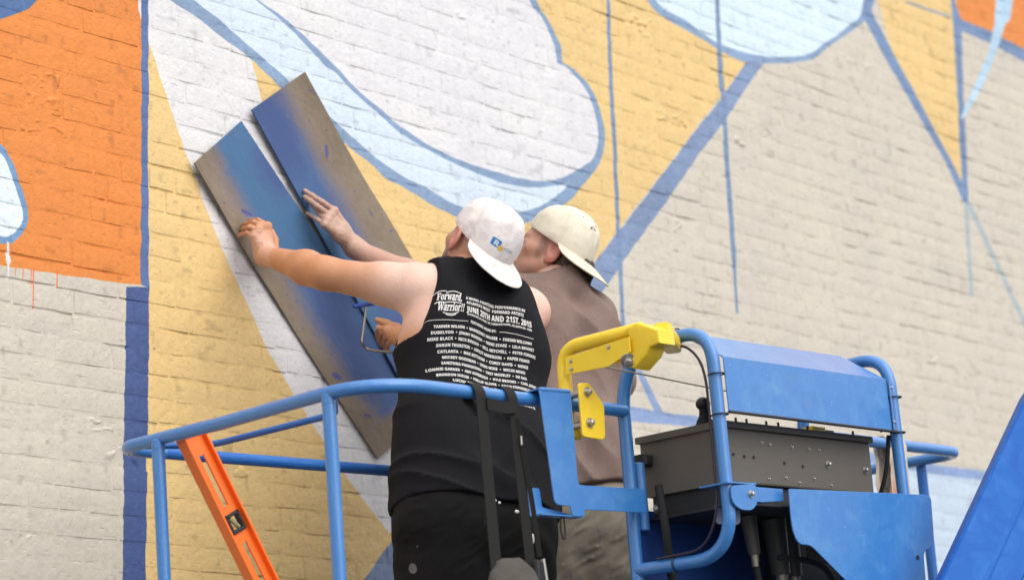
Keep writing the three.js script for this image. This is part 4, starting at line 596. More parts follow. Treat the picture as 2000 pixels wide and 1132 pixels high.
function capGeos(opt) {                       // crown and brim of a cap worn backwards, in head axes
  const C = [0, 0.036, -0.012], Rr = opt.r ?? [0.089, 0.1, 0.109], yb = opt.yb ?? 0.018, tilt = opt.tilt ?? 0.3, nT = 96, nP = 26, pt = (th, t, off = 0) => {
    const c = Math.cos(th), s = Math.sin(th); let a = 0.2, b = 2.4; const f = (ph) => C[1] + Rr[1] * Math.cos(ph) - (yb + tilt * (C[2] + Rr[2] * Math.sin(ph) * c)); for (let k = 0; k < 24; k++) { const m = (a + b) / 2; if (f(m) > 0) a = m; else b = m; }
    const ph = t * a, box = 1 + 0.045 * Math.sin(2 * ph) ** 2; let k = ((th / (Math.PI / 3) + 0.5) % 1 + 1) % 1; const seam = Math.exp(-(((k - 0.5) * 60 * Math.sin(ph) + (k < 0.5 ? -0.001 : 0.001)) ** 2) / 1.6) * Math.min(1, t * 3);
    const ov = -off - 0.0014 * seam + opt.dent * (noise(th * 1.6 + opt.seed, t * 3.2, 1) * 0.006 + (1 - 2 * Math.abs(noise(th * 3.2 + opt.seed, t * 5, 8))) * 0.0026 + noise(th * 7 + opt.seed, t * 12, 4) * 0.0014) * Math.min(1, t * 2) * (1 - 0.6 * t);
    return V(C[0] + (Rr[0] * box + ov) * Math.sin(ph) * s, C[1] + (Rr[1] * box + ov) * Math.cos(ph), C[2] + (Rr[2] * box + ov) * Math.sin(ph) * c);
  };
  const pos = [], uv = [], idx = [];
  for (let s = 0; s < 2; s++) for (let j = 0; j <= nP; j++) for (let i = 0; i <= nT; i++) { const p = pt(i / nT * 2 * Math.PI, j / nP, s * 0.0025); pos.push(p.x, p.y, p.z); uv.push(i / nT, 1 - j / nP); }
  const W = nT + 1, M = W * (nP + 1);
  for (let j = 0; j < nP; j++) for (let i = 0; i < nT; i++) { const a = j * W + i, b = a + 1, c = a + W, d = c + 1; idx.push(a, c, b, b, c, d, M + a, M + b, M + c, M + b, M + d, M + c); }
  for (let i = 0; i < nT; i++) { const a = nP * W + i; idx.push(a, M + a, a + 1, a + 1, M + a, M + a + 1); }
  const crown = new THREE.BufferGeometry(); crown.setAttribute('position', new THREE.Float32BufferAttribute(pos, 3)); crown.setAttribute('uv', new THREE.Float32BufferAttribute(uv, 2)); crown.setIndex(idx); crown.computeVertexNormals();
  const half = opt.half ?? 1.12, Lb = opt.brim ?? 0.07;
  const brimFn = (a, w) => { const rel = (a * 2 - 1), th = Math.PI + rel * half, b = pt(th, 0.985, 0.001), len = Lb * Math.pow(Math.max(0.0001, Math.cos(rel * Math.PI / 2)), 0.45) * w; const dir = V(Math.sin(th) * 0.55, 0, Math.cos(th)).normalize(); dir.y = tilt * dir.z * (opt.flat ?? 1); const p = b.addScaledVector(dir, len); p.y -= (opt.curve ?? 0.4) * len * rel * rel + 0.05 * len * w; p.y += (opt.kick ?? 0) * len; return p; };
  const brim = slab((a, w) => brimFn(a, w), 40, 12, 0.0028);
  const ridge = []; for (const w of [0.25, 0.4, 0.55, 0.7, 0.85]) { const c = []; for (let i = 1; i < 30; i++) c.push(brimFn(i / 30, w).add(V(0, 0.0004, 0))); ridge.push(new THREE.TubeGeometry(new THREE.CatmullRomCurve3(c), 60, 0.0007, 5)); }
  const button = new THREE.SphereGeometry(0.0075, 14, 8).scale(1, 0.5, 1).translate(C[0], C[1] + Rr[1] + 0.001, C[2]);
  return { crown, brim, stitches: merge(ridge), button, pt };
}
function dirtyCloth(c) { return canvasTex(512, 512, (x, W) => { x.fillStyle = 'rgb(' + c.join(',') + ')'; x.fillRect(0, 0, W, W); for (let i = 0; i < 130; i++) { x.fillStyle = ['rgba(150,134,116,0.12)', 'rgba(128,118,112,0.1)', 'rgba(204,176,128,0.14)'][i % 3]; x.beginPath(); x.ellipse(rnd() * W, rnd() * W, rr(4, 50), rr(3, 34), rnd() * 3, 0, 7); x.fill(); } for (let i = 0; i < 24; i++) { x.fillStyle = 'rgba(96,88,84,0.45)'; x.beginPath(); x.ellipse(rnd() * W, rnd() * W, rr(1, 3), rr(1, 4), rnd() * 3, 0, 7); x.fill(); } }); }
function clothUV(g, s) { return uvBy(g, (x, y, z, nx, ny, nz) => [(x + z * 0.7) * s, (y) * s]); }

function person(cfg) {
  const k = cfg.k, a = (n) => A3(AT[k + '_' + n]), o = thing('person', cfg.label, 'person', 'people in the lift basket');
  const shL = a('shL'), shR = a('shR'), neck = a('neck'), pel = a('pel'), waist = a('waist'), chest = a('chest'), head = a('head');
  const c = shR.clone().sub(shL).normalize(), up = neck.clone().sub(pel).normalize(), back = c.clone().cross(up).normalize();
  const off = (p, s, u = 0, b = 0) => p.clone().addScaledVector(c, s).addScaledVector(up, u).addScaledVector(back, b);
  const T = cfg.T ?? 1, floorY = (x, z) => FLOOR + 0.023 * (x + 1.22) + 0.028 * (z - 0.97) + 0.03;
  const feet = [-1, 1].map((s) => { const h = off(pel, s * 0.13, 0, cfg.footBack ?? 0.02); return V(h.x, floorY(h.x, h.z) + 0.075, h.z); });
  const hips = [-1, 1].map((s) => off(pel, s * 0.092, -0.05)), knees = [0, 1].map((i) => hips[i].clone().lerp(feet[i], 0.5).addScaledVector(back, -0.03));
  const torso = [];
  for (const s of [-1, 1]) torso.push([off(pel, s * 0.085, -0.02, 0.012), off(waist, s * 0.078 * T), 0.122 * T, 0.113 * T, 0.05], [off(waist, s * 0.078 * T), off(chest, s * 0.098 * T), 0.113 * T, 0.112 * T, 0.05], [off(chest, s * 0.098 * T), off(chest.clone().lerp(neck, 0.62), s * 0.1 * T, 0, 0.0), 0.112 * T, 0.078 * T, 0.05]);
  torso.push([neck, off(shL, 0.03, 0.01), 0.06, 0.058, 0.05], [neck, off(shR, -0.03, 0.01), 0.06, 0.058, 0.05]);
  for (const s of [-1, 1]) torso.push([off(chest, s * 0.07, 0.06, 0.045), off(chest, s * 0.1, -0.02, 0.04), 0.075, 0.07, 0.05]);          // shoulder blades
  const el = a('el'), wr = a('wr'), elR = a('elR'), wrR = a('wrR');
  const arm = (s, e, w, f) => [[s, s.clone().lerp(e, 0.3), 0.066 * f, 0.06 * f, 0.05], [s.clone().lerp(e, 0.25), e, 0.06 * f, 0.046 * f, 0.03], [e, e.clone().lerp(w, 0.3), 0.046 * f, 0.049 * f, 0.03], [e.clone().lerp(w, 0.3), w, 0.049 * f, 0.0285 * f, 0.03]];
  const arms = [...arm(shL, el, wr, cfg.arm ?? 1), ...arm(shR, elR, wrR, cfg.arm ?? 1)];
  const legs = [0, 1].flatMap((i) => [[hips[i], knees[i], 0.095, 0.065, 0.04], [knees[i], feet[i], 0.062, 0.042, 0.03]]);
  const skull = a('skull');
  const bones = [...torso, ...arms, ...legs, [neck, skull, 0.063, 0.06, 0.04]];
  const parts = [];
  const [lo, hi] = boundsOf(bones, 0.03);
  parts.push(surface(field(bones), lo, hi, 0.0105));
  for (const [h, from] of cfg.hands) { const hb = handBones(HAND[h]), w = A3(HAND[h].wrist[0]); hb.push([from === 'L' ? el.clone().lerp(w, 0.72) : elR.clone().lerp(w, 0.72), w, 0.036 * (cfg.arm ?? 1), 0.0275 * (cfg.arm ?? 1), 0.03]); const [l2, h2] = boundsOf(hb, 0.012); const f = field(hb); parts.push(surface((p) => f(p) + 0.0006 * noise(p[0] * 160, p[1] * 160, p[2] * 160), l2, h2, 0.0031)); }
  const hm = basis(cfg.face, cfg.crown).setPosition(head), hs = new THREE.Matrix4().makeScale(cfg.hs ?? 1, cfg.hs ?? 1, cfg.hs ?? 1); hm.multiply(hs);
  const hg = surface(headField(cfg), [-0.12, -0.15, -0.13], [0.12, 0.14, 0.13], 0.0042); const stub = colorBy(hg, cfg.faceColor); stub.applyMatrix4(hm);
  const colored = parts.map((g) => colorBy(g, cfg.skin(shL, el, wr, neck)));
  const body = mergeC([...colored, stub].map((g) => clothUV(g, 8)));
  const base = V((feet[0].x + feet[1].x) / 2, floorY(pel.x, pel.z) - 0.0, (feet[0].z + feet[1].z) / 2);
  o.position.copy(base); const put = (n, g, m, parent = o) => obj(n, g.translate(-base.x, -base.y, -base.z), m, parent);
  put('body', body, SKIN);
  return { o, put, base, hm, torso, arms, legs, hips, knees, feet, c, up, back, off, shL, shR, neck, pel, waist, chest, el, elR, head };
}
function eyesFor(m) { for (const s of [-1, 1]) m.put('eye', new THREE.SphereGeometry(0.0062, 10, 8).scale(1, 1, 0.5).translate(s * 0.031, 0.006, 0.0845).applyMatrix4(m.hm), mat([0.03, 0.02, 0.015], 0.2)); }
function cap(m, opt, material, label) {
  const q = capGeos(opt), M = m.hm; if (opt.yaw) for (const k of ['crown', 'brim', 'stitches', 'button']) q[k].rotateY(opt.yaw);
  const c = m.put('cap', q.crown.applyMatrix4(M), material); c.userData.label = label;
  const plain = opt.plain; const bb = (n, g, mt) => { const k = obj(n, g.applyMatrix4(M).translate(-m.base.x, -m.base.y, -m.base.z), mt, c); return k; };
  bb('brim', q.brim, plain); bb('stitching', q.stitches, plain); bb('button', q.button, plain);
  return c;
}
function trousers(m, material, loose, seed, topAt) {
  const b = []; for (const s of [-1, 1]) b.push([m.off(m.pel, s * 0.085, 0.0, 0.012), m.off(m.pel, s * 0.085, topAt, 0.008), 0.134, 0.13, 0.05]);
  [0, 1].forEach((i) => b.push([m.hips[i], m.knees[i], 0.118 + loose, 0.092 + loose, 0.04], [m.knees[i], m.feet[i], 0.09 + loose, 0.075 + loose, 0.03]));
  const f = field(b), cut = m.off(m.pel, 0, topAt + 0.06), fy = Math.min(m.feet[0].y, m.feet[1].y) - 0.03;
  const g = surface((p) => { const w = noise(p[0] * 9 + seed, p[1] * 16 + p[0] * 10, p[2] * 9), v = noise(p[0] * 22, p[1] * 40 - p[0] * 22, p[2] * 20 + seed); let d = f(p) - 0.007 * w - 0.0042 * (1 - Math.abs(v)) ; d = smax(d, (p[0] - cut.x) * m.up.x + (p[1] - cut.y) * m.up.y + (p[2] - cut.z) * m.up.z, 0.008); return Math.max(d, fy - p[1]); }, ...boundsOf(b, 0.03), 0.0095);
  return m.put('trousers', clothUV(g, 1.6), material);
}
function shoes(m, material) { for (const f of m.feet) { const b = [[V(f.x, f.y - 0.045, f.z).addScaledVector(m.back, 0.04), V(f.x, f.y - 0.045, f.z).addScaledVector(m.back, -0.17), 0.04, 0.036, 0.03], [f, V(f.x, f.y - 0.03, f.z), 0.05, 0.045, 0.03]]; const fl = f.y - 0.074, ff = field(b); const g = surface((p) => Math.max(ff(p), fl - p[1]), ...boundsOf(b, 0.02), 0.008); m.put('shoe', clothUV(g, 5), material); } }

// ---- man in the black sleeveless shirt
{
  const pale = [0.74, 0.48, 0.38], tan = [0.55, 0.255, 0.125], pink = [0.62, 0.36, 0.27];
  const m = person({
    k: 'a', T: 0.97, arm: 0.93, hands: [['m1l', 'L'], ['m1r', 'R']], hs: 1.06,
    label: 'person in black sleeveless print shirt and white cap, bare arm pressing on the stencil board',
    face: V(0.33, 0.42, -0.85), crown: V(0.26, 0.95, 0.4),
    skin: (shL, el, wr, neck) => (x, y, z) => { const p = V(x, y, z), dw = p.distanceTo(wr), de = p.distanceTo(el), ds = p.distanceTo(shL), dn = p.distanceTo(neck); const t = step01(0.0, 0.22, ds + 0.02 * noise(x * 12, y * 12, z * 12)) * step01(0.22, 0.3, dn); let cc = mixc(pale, tan, t * (1 + 0.12 * noise(x * 30, y * 30, z * 30))); cc = mixc(cc, pink, (1 - step01(0.07, 0.12, dw)) * (z < 0.2 ? 0.75 : 0)); cc = mixc(cc, [0.58, 0.28, 0.18], 1 - step01(0.06, 0.13, p.distanceTo(neck.clone().add(V(0.02, 0.05, 0))))); const v = 1 + 0.06 * noise(x * 18, y * 18, z * 18) + 0.04 * noise(x * 70, y * 70, z * 70); return cc.map((q) => q * v); },
    faceColor: (x, y, z) => { const beard = step01(-0.02, -0.045, y + 0.15 * Math.max(0, z - 0.09) ) * step01(-0.02, 0.005, z) * (Math.abs(x) < 0.072 || z > 0 ? 1 : 0); const ear = Math.abs(x) > 0.077 && y < 0.05 ? 1 : 0; let cc = mixc([0.55, 0.3, 0.21], [0.16, 0.115, 0.095], beard * (0.75 + 0.25 * noise(x * 300, y * 300, z * 300))); cc = mixc(cc, [0.6, 0.25, 0.19], ear); return cc.map((q) => q * (1 + 0.05 * noise(x * 60, y * 60, z * 60))); },
  });
  // shirt
  const tf = field(m.torso), nk = m.off(m.neck, 0, 0.075, 0.0), L2 = (p, s) => { const q = V(p[0], p[1], p[2]).sub(s); return [q.dot(m.c), q.dot(m.up), q.dot(m.back)]; };
  const hole = (u, v, sgn) => { const x = u * sgn; const t = Math.max(0, Math.min(1, (0.12 - v) / 0.26)); const dx = x - (0.0 - 0.045 * t * t), dy = v - (0.12 - 0.26 * t); return Math.min(Math.hypot(dx, dy) - 0.05 + 0.008 * t, Math.max(x + 0.03, -v - 0.15)); };
  const cut = m.off(m.pel, 0, 0.02);
  const g = surface((p) => {
    const q = L2(p, m.pel), low = step01(0.42, 0.1, q[1]);
    const fold = 0.016 * low * (1 - Math.abs(noise(q[0] * 3.4 + 2, q[1] * 15 + q[0] * 6, q[2] * 4))) ** 4 - 0.004 * low + 0.0095 * (1 - Math.abs(noise(q[0] * 7, q[1] * 6 - q[0] * 10, q[2] * 5 + 3))) ** 4 * (0.35 + 0.65 * low);
    let d = tf(p) - 0.013 - fold - 0.018 * low * low;
    const l = L2(p, m.shL), r = L2(p, m.shR); d = smax(d, -hole(l[0], l[1], 1), 0.004); d = smax(d, -hole(r[0], r[1], -1), 0.004);
    d = smax(d, -(Math.hypot(p[0] - nk.x, p[1] - nk.y, p[2] - nk.z) - 0.088), 0.004);
    return smax(d, -q[1] + 0.0, 0.006);
  }, ...boundsOf(m.torso, 0.05), 0.0085);
  const PC = m.off(m.chest, -0.03, -0.07), PW = 0.335, PH = 0.355;
  uvBy(g, (x, y, z, nx, ny, nz) => { const q = V(x, y, z).sub(PC), f = nx * m.back.x + ny * m.back.y + nz * m.back.z; const u = q.dot(m.c) / PW + 0.5, v = q.dot(m.up) / PH + 0.5; const wob = 0.011 * noise(u * 3 + 1, v * 4 - u * 3, 2) + 0.004 * noise(u * 9, v * 11 - u * 6, 5); return f > -0.1 ? [u + wob * 0.6, v + wob] : [u, v + 3]; });
  const tex = canvasTex(1536, 1536, (x, W, Hh) => {
    x.fillStyle = 'rgb(22,21,25)'; x.fillRect(0, 0, W, Hh); const ink = 'rgb(222,218,214)'; x.fillStyle = ink; x.strokeStyle = ink;
    const S = W / 100, line = (t, cx, y, size, width, al = 'center', font = '900 ') => { x.font = font + size * S + 'px sans-serif'; x.textAlign = 'left'; const w = x.measureText(t).width, k = width * S / w; x.save(); x.translate(al === 'center' ? (cx - width / 2) * S : cx * S, y * S); x.scale(k, 1); x.fillText(t, 0, 0); x.restore(); };
    // script heading
    x.save(); x.translate(19 * S, 12.5 * S); x.rotate(0.03); x.textAlign = 'left'; x.transform(1, 0, -0.1, 1, 0, 0); for (const [t, lx, ly, sz, wd] of [['Forward,', -9.5, 0, 9, 18.5], ['Warrior!!', -9, 9.6, 10, 20]]) { x.font = 'italic 900 ' + sz * S + 'px serif'; x.save(); x.translate(lx * S, ly * S); x.scale(wd * S / x.measureText(t).width, 1); x.fillText(t, 0, 0); x.restore(); } x.restore();
    x.lineWidth = 0.75 * S; x.lineCap = 'round';
    for (const q of [[[8.5, 6.5], [12, 2.5], [17, 4.5]], [[17, 6], [22, 3.2], [28, 6.5]], [[8.3, 15.5], [11, 13], [15, 15]], [[15, 14.8], [22, 13.2], [27, 15]], [[13, 23.6], [19, 26.4], [24, 23.4]], [[15, 25.4], [19, 27.4], [22, 25.2]]]) { x.beginPath(); x.moveTo(q[0][0] * S, q[0][1] * S); x.quadraticCurveTo(q[1][0] * S, q[1][1] * S, q[2][0] * S, q[2][1] * S); x.stroke(); }
    line('A MURAL PAINTING PERFORMANCE BY', 31.5, 10.6, 3.5, 55, 'l'); line('ATLANTA\u2019S MOST  FORWARD ARTISTS', 31.5, 14.9, 3.5, 53, 'l');
    line('JUNE 20TH AND 21ST. 2015', 31.5, 21.8, 6.6, 61, 'l'); line('ALONG WYLIE STREET IN CABBAGETOWN, ATLANTA GA - FREE', 31.5, 25, 2.3, 61, 'l');
    x.lineWidth = 0.42 * S; const rule = (a, b, y) => { x.beginPath(); x.moveTo(a * S, y * S); x.bezierCurveTo((a + (b - a) / 3) * S, (y - 0.7) * S, (a + (b - a) * 0.66) * S, (y + 0.7) * S, b * S, y * S); x.stroke(); };
    rule(2, 32, 30.2); line('FEATURING WORK BY:', 48, 31, 3, 27); rule(64, 94, 30.6);
    const D = '  \u2022  ';
    [['TANNER WILSON', 'MARKEIDRIC WALKER', 'FABIAN WILLIAMS'], ['DUBELYOO', 'JONNY WARREN', 'NIKKI STARZ', 'LELA BRUNET'], ['MIKE BLACK', 'NICK BENSON', 'WILL MITCHELL', 'PETER FERRARI'], ['SHAUN THURSTON', 'ASHLEY ANDERSON', 'PAPER FRANK'], ['CATLANTA', 'MAX KETCHUM', 'COREY DAVIS', 'HENSE'], ['MICKEY GOODMAN', 'GREG MIKE', 'MICHI MEKO'], ['SANITHNA PHANSAVANH', 'TREY MOSELEY', 'DR DAX'], ['LONNIE GARNER', 'AMY ASHBAUGH', 'KYLE BROOKS', 'CARL JANES'], ['BRANDON SADLER', 'PHILLIP OLIVER', 'ADAM STEPHENSON'], ['LUCHA RODRIGUEZ', 'FRKO', 'OVER']].forEach((r, i) => line(r.join(D), 49, 36.8 + i * 5.0, 3.3, [86, 90, 94, 82, 80, 74, 76, 96, 84, 62][i]));
    rule(4, 92, 86.4); line('ORGANIZED AND CURATED BY PACO VERGACHETTI', 50, 91.5, 3.6, 84);
    const im = x.getImageData(0, 0, W, Hh), d = im.data; for (let j = 0; j < Hh; j++) for (let i = 0; i < W; i++) { const kk = (j * W + i) * 4, n = hash3(i, j, 3) * 6 - 3; for (let q = 0; q < 3; q++) d[kk + q] += n; } x.putImageData(im, 0, 0);
  });
  tex.wrapS = tex.wrapT = THREE.ClampToEdgeWrapping;
  const wv = weave.clone(); wv.repeat.set(4, 4); wv.needsUpdate = true;
  const shirt = m.put('sleeveless_shirt', g, new THREE.MeshPhysicalMaterial({ map: tex, roughness: 0.95, specularIntensity: 0.5, bumpMap: wv, bumpScale: 0.0008 })); shirt.userData.label = 'black sleeveless shirt with white lettering on the back';
  const black = canvasTex(512, 512, (x, W) => { x.fillStyle = 'rgb(23,22,23)'; x.fillRect(0, 0, W, W); for (let i = 0; i < 60; i++) { x.fillStyle = rnd() < 0.5 ? 'rgba(60,66,90,0.35)' : 'rgba(190,188,182,0.5)'; x.beginPath(); const big = rnd() < 0.2; x.ellipse(rnd() * W, rnd() * W, rr(0.6, big ? 9 : 2.2), rr(0.6, big ? 14 : 3), rnd() * 3, 0, 7); x.fill(); } }); black.wrapS = black.wrapT = THREE.RepeatWrapping;
  trousers(m, new THREE.MeshPhysicalMaterial({ map: black, roughness: 0.95, specularIntensity: 0.5, bumpMap: wv, bumpScale: 0.001 }), 0.012, 3, 0.02);
  { for (const [s, u, b, w, h] of [[-0.03, -0.015, 0.168, 0.006, 0.004], [-0.017, -0.019, 0.168, 0.005, 0.004], [0.035, -0.035, 0.167, 0.009, 0.005], [0.085, -0.1, 0.16, 0.006, 0.014]]) { const p = m.off(m.pel, s, u, b), q = new THREE.SphereGeometry(1, 10, 6); q.scale(w, h, 0.003); q.translate(p.x, p.y, p.z); m.put('paint_splash', q, mat([0.7, 0.69, 0.66], 0.7)); } }
  shoes(m, BLACK);
  const white = canvasTex(1024, 512, (x, W, Hh) => {
    x.fillStyle = 'rgb(224,217,215)'; x.fillRect(0, 0, W, Hh);
    for (let i = 0; i < 170; i++) { x.fillStyle = ['rgba(160,146,134,0.17)', 'rgba(150,140,136,0.12)', 'rgba(210,190,160,0.14)'][i % 3]; x.beginPath(); x.ellipse(rnd() * W, rnd() * Hh, rr(4, 40), rr(3, 26), rnd() * 3, 0, 7); x.fill(); }
    for (let i = 0; i < 26; i++) { x.fillStyle = 'rgba(90,84,84,0.5)'; x.beginPath(); x.ellipse(rnd() * W, rnd() * Hh, rr(0.8, 2.4), rr(0.8, 2.8), rnd() * 3, 0, 7); x.fill(); }
    x.strokeStyle = 'rgba(150,146,150,0.8)'; x.lineWidth = 1.2; for (let q = 0; q < 6; q++) for (const e of [-5, 5]) { x.beginPath(); x.moveTo((q + 0.0) / 6 * W + W / 12 * 0 + e, 60); x.lineTo(q / 6 * W + e, Hh); x.stroke(); }
    for (let q = 0; q < 6; q++) { x.fillStyle = 'rgba(120,110,108,0.9)'; x.beginPath(); x.arc((q + 0.5) / 6 * W, 215, 4, 0, 7); x.fill(); }
    // front badge: blue square with a pale letter, gold spot, grey-blue word
    const cx = 0.46 * W, cy = 0.8 * Hh; x.fillStyle = 'rgb(62,120,186)'; x.beginPath(); x.roundRect(cx - 34, cy - 28, 50, 52, 8); x.fill(); x.fillStyle = 'rgb(206,214,224)'; x.font = '900 44px sans-serif'; x.textAlign = 'center'; x.fillText('R', cx - 8, cy + 14); x.fillStyle = 'rgb(206,176,92)'; x.beginPath(); x.ellipse(cx + 22, cy + 16, 17, 19, 0.3, 0, 7); x.fill(); x.fillStyle = 'rgb(150,164,182)'; x.font = '900 30px sans-serif'; x.textAlign = 'left'; x.fillText('elay', cx + 38, cy + 14);
  });
  const plain = new THREE.MeshStandardMaterial({ map: dirtyCloth([222, 216, 212]), roughness: 0.92, bumpMap: weave, bumpScale: 0.0008 });
  cap(m, { dent: 1, seed: 4, plain, tilt: 0.32, yb: 0.026, brim: 0.088, curve: 0.1, flat: 1.5, half: 1.0 }, new THREE.MeshStandardMaterial({ map: white, roughness: 0.9, bumpMap: weave, bumpScale: 0.0006, side: THREE.DoubleSide }), 'dirty white cap worn backwards with a small blue badge');
  eyesFor(m);
  m.put('earring', new THREE.TorusGeometry(0.0085, 0.0013, 8, 20).rotateY(0.9).translate(-0.087, -0.044, -0.006).applyMatrix4(m.hm).clone(), STEEL);
}

// ---- man in the brown shirt
{
  const skin0 = [0.5, 0.33, 0.25];
  const m = person({
    k: 'b', T: 0.83, arm: 0.9, hands: [['m2l', 'L']], hs: 1.05,
    label: 'person in a brown short sleeved shirt and cream cap reaching past the one in black',
    face: V(-0.5, 0.42, -0.82), crown: V(0.25, 0.95, 0.35),
    skin: () => (x, y, z) => { const v = 1 + 0.07 * noise(x * 18, y * 18, z * 18) + 0.05 * noise(x * 70, y * 70, z * 70); return mixc(skin0, [0.52, 0.27, 0.2], 0.4 + 0.4 * noise(x * 9, y * 9, z * 9)).map((q) => q * v); },
    faceColor: (x, y, z) => { const beard = Math.max(step01(-0.05, -0.075, y) * step01(0.0, 0.03, z) * 0.55, step01(0.045, 0.03, Math.abs(y - 0.0)) * step01(0.008, 0.018, z) * step01(0.04, 0.028, z) * 0.6); let cc = mixc([0.52, 0.27, 0.19], [0.13, 0.09, 0.07], beard * (0.8 + 0.3 * noise(x * 300, y * 300, z * 300))); if (Math.abs(x) > 0.077 && y < 0.05) cc = [0.6, 0.25, 0.19]; return cc.map((q) => q * (1 + 0.05 * noise(x * 60, y * 60, z * 60))); },
  });
  const sleeve = [[m.shL, m.shL.clone().lerp(m.el, 0.3), 0.068, 0.066, 0.05], [m.shL.clone().lerp(m.el, 0.25), m.shL.clone().lerp(m.el, 0.8), 0.064, 0.062, 0.03], [m.shR, m.shR.clone().lerp(m.elR, 0.3), 0.068, 0.066, 0.05], [m.shR.clone().lerp(m.elR, 0.25), m.shR.clone().lerp(m.elR, 0.8), 0.064, 0.062, 0.03]];
  const all = [...m.torso, ...sleeve], f = field(all), nk = m.off(m.neck, 0, 0.07, -0.01);
  const g = surface((p) => {
    const q = V(p[0], p[1], p[2]).sub(m.pel), s = q.dot(m.c), u = q.dot(m.up), b = q.dot(m.back), low = step01(0.5, 0.05, u);
    const fold = 0.011 * (1 - 2 * Math.abs(noise(s * 5 + 1, u * 8 + s * 9, b * 5))) + 0.01 * low * (1 - 2 * Math.abs(noise(s * 4 + 7, u * 12 - s * 8, b * 4)));
    let d = f(p) - 0.014 - fold - 0.012 * low * low;
    d = smax(d, -(Math.hypot(p[0] - nk.x, p[1] - nk.y, p[2] - nk.z) - 0.083), 0.006);
    return smax(d, -u - 0.0 + 0.05 + 0.02 * Math.sin(s * 14), 0.006);
  }, ...boundsOf(all, 0.06), 0.0085);
  clothUV(g, 3);
  const brown = dataTex(512, (u, v) => { const n = tileFbm(u, v, 8, 6, 5), k = tileNoise(u, v, 120, 3); const e = 0.93 + 0.14 * (n - 0.5) + 0.07 * (k - 0.5); return [0.52 * e, 0.435 * e, 0.4 * e]; }, true, 1, 1);
  const wv = weave.clone(); wv.repeat.set(3, 3); wv.needsUpdate = true;
  m.put('shirt', g, new THREE.MeshStandardMaterial({ map: brown, roughness: 0.92, bumpMap: wv, bumpScale: 0.0008 }));
  const stained = canvasTex(512, 512, (x, W) => { x.fillStyle = 'rgb(142,132,116)'; x.fillRect(0, 0, W, W); for (let i = 0; i < 240; i++) { x.fillStyle = ['rgba(70,70,74,0.1)', 'rgba(60,66,90,0.1)', 'rgba(110,112,70,0.09)', 'rgba(160,150,130,0.14)', 'rgba(80,74,66,0.12)'][i % 5]; x.beginPath(); x.ellipse(rnd() * W, rnd() * W, rr(3, 30), rr(3, 22), rnd() * 3, 0, 7); x.fill(); } for (let i = 0; i < 40; i++) { x.fillStyle = 'rgba(200,196,186,0.6)'; x.beginPath(); x.ellipse(rnd() * W, rnd() * W, rr(0.7, 2.5), rr(0.7, 3), rnd() * 3, 0, 7); x.fill(); } }); stained.wrapS = stained.wrapT = THREE.RepeatWrapping;
  trousers(m, new THREE.MeshStandardMaterial({ map: stained, roughness: 0.95, bumpMap: wv, bumpScale: 0.001 }), 0.012, 9, 0.02);
  shoes(m, BLACK);
  const cream = canvasTex(1024, 512, (x, W, Hh) => {
    x.fillStyle = 'rgb(218,210,190)'; x.fillRect(0, 0, W, Hh); for (let i = 0; i < 90; i++) { x.fillStyle = 'rgba(170,156,124,0.13)'; x.beginPath(); x.ellipse(rnd() * W, rnd() * Hh, rr(4, 40), rr(3, 26), rnd() * 3, 0, 7); x.fill(); }
    x.strokeStyle = 'rgba(176,164,140,0.8)'; x.lineWidth = 1.2; for (let q = 0; q < 6; q++) for (const e of [-5, 5]) { x.beginPath(); x.moveTo(q / 6 * W + e, 60); x.lineTo(q / 6 * W + e, Hh); x.stroke(); }
    for (let q = 0; q < 6; q++) { x.fillStyle = 'rgb(70,62,56)'; x.beginPath(); x.arc((q + 0.5) / 6 * W, 205, 5.5, 0, 7); x.fill(); }
    x.fillStyle = 'rgb(66,64,84)'; for (const [px, py, w, h] of [[0.56, 0.36, 11, 6], [0.535, 0.42, 13, 8], [0.55, 0.43, 5, 12], [0.5, 0.5, 20, 6], [0.47, 0.52, 6, 14]]) { x.beginPath(); x.ellipse(px * W, py * Hh, w, h, 0.6, 0, 7); x.fill(); }
  });
  const plain = new THREE.MeshStandardMaterial({ map: dirtyCloth([216, 207, 186]), roughness: 0.92, bumpMap: weave, bumpScale: 0.0008 });
  cap(m, { dent: 0.8, seed: 14, plain, tilt: 0.3, yb: 0.034, brim: 0.082, curve: 0.3, flat: 1.7, half: 1.05, yaw: -0.5, r: [0.09, 0.108, 0.112] }, new THREE.MeshStandardMaterial({ map: cream, roughness: 0.9, bumpMap: weave, bumpScale: 0.0006, side: THREE.DoubleSide }), 'cream cap worn backwards with dark eyelets and a small dark motif');
  const hairF = (p) => { let d = ellip(p, [0, -0.005, -0.03], [0.08, 0.06, 0.082]); d = smin(d, coneDist(p, V(0.02, -0.03, -0.075), V(0.045, -0.13, -0.1), 0.058, 0.042), 0.03); d = smin(d, coneDist(p, V(0.03, -0.1, -0.125), V(0.03, -0.12, -0.15), 0.024, 0.012), 0.02); d = smin(d, coneDist(p, V(0.045, -0.01, -0.06), V(0.062, -0.085, -0.085), 0.04, 0.034), 0.02); d = smax(d, p[2] - 0.018 - 0.25 * (p[1] + 0.02), 0.01); d = smax(d, -ellip([Math.abs(p[0]), p[1], p[2]], [0.09, -0.005, -0.012], [0.03, 0.042, 0.028]), 0.008); return d + 0.0028 * noise(p[0] * 90, p[1] * 22, p[2] * 90) + 0.0015 * noise(p[0] * 240, p[1] * 40, p[2] * 240); };
  const hg = surface(hairF, [-0.12, -0.19, -0.19], [0.13, 0.14, 0.09], 0.0042); clothUV(hg, 20);
  m.put('hair', hg.applyMatrix4(m.hm), mat([0.05, 0.032, 0.022], 0.6, { bumpMap: dataTex(128, (u, v) => tileNoise(u, v * 0.12, 64, 3), false, 1, 0.3), bumpScale: 0.002 }));
  eyesFor(m);
}

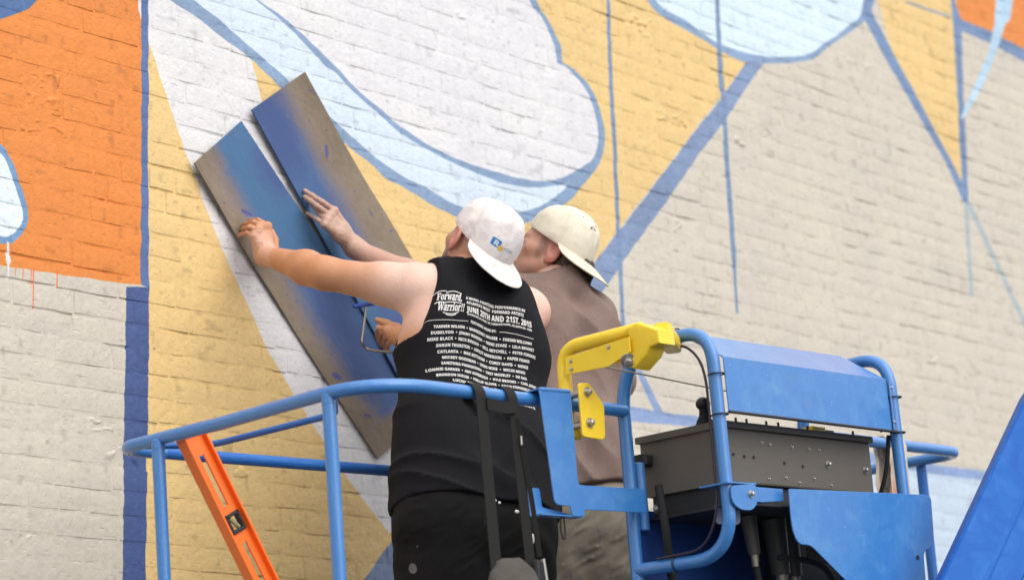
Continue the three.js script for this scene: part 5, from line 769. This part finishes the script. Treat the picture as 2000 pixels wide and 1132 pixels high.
// ---------------------------------------------------------------- small paint roller beside the boards
{
  const o = thing('paint_roller', 'small wire paint roller with blue soaked sleeve held under the outstretched arm', 'paint roller'); const b = A3(AT.roller_d); o.position.copy(b);
  const p = (n) => A3(AT['roller_' + n]).sub(b);
  obj('frame_rod', tube([p('c'), p('d').lerp(p('c'), 0.08), p('d'), p('e'), p('f'), p('g')], 0.0042, 0.018, false, 10), mat([0.24, 0.22, 0.2], 0.45, { metalness: 0.9 }), o);
  obj('sleeve', tube([p('a'), p('b')], 0.007, 0.01, false, 14), mat([0.045, 0.09, 0.36], 0.85), o);
  obj('handle', tube([p('f').lerp(p('g'), 0.5), p('g'), p('g').add(V(0.06, -0.005, 0.05))], 0.013, 0.02, false, 12), BLACK, o);
}

renderer.render(scene, camera);
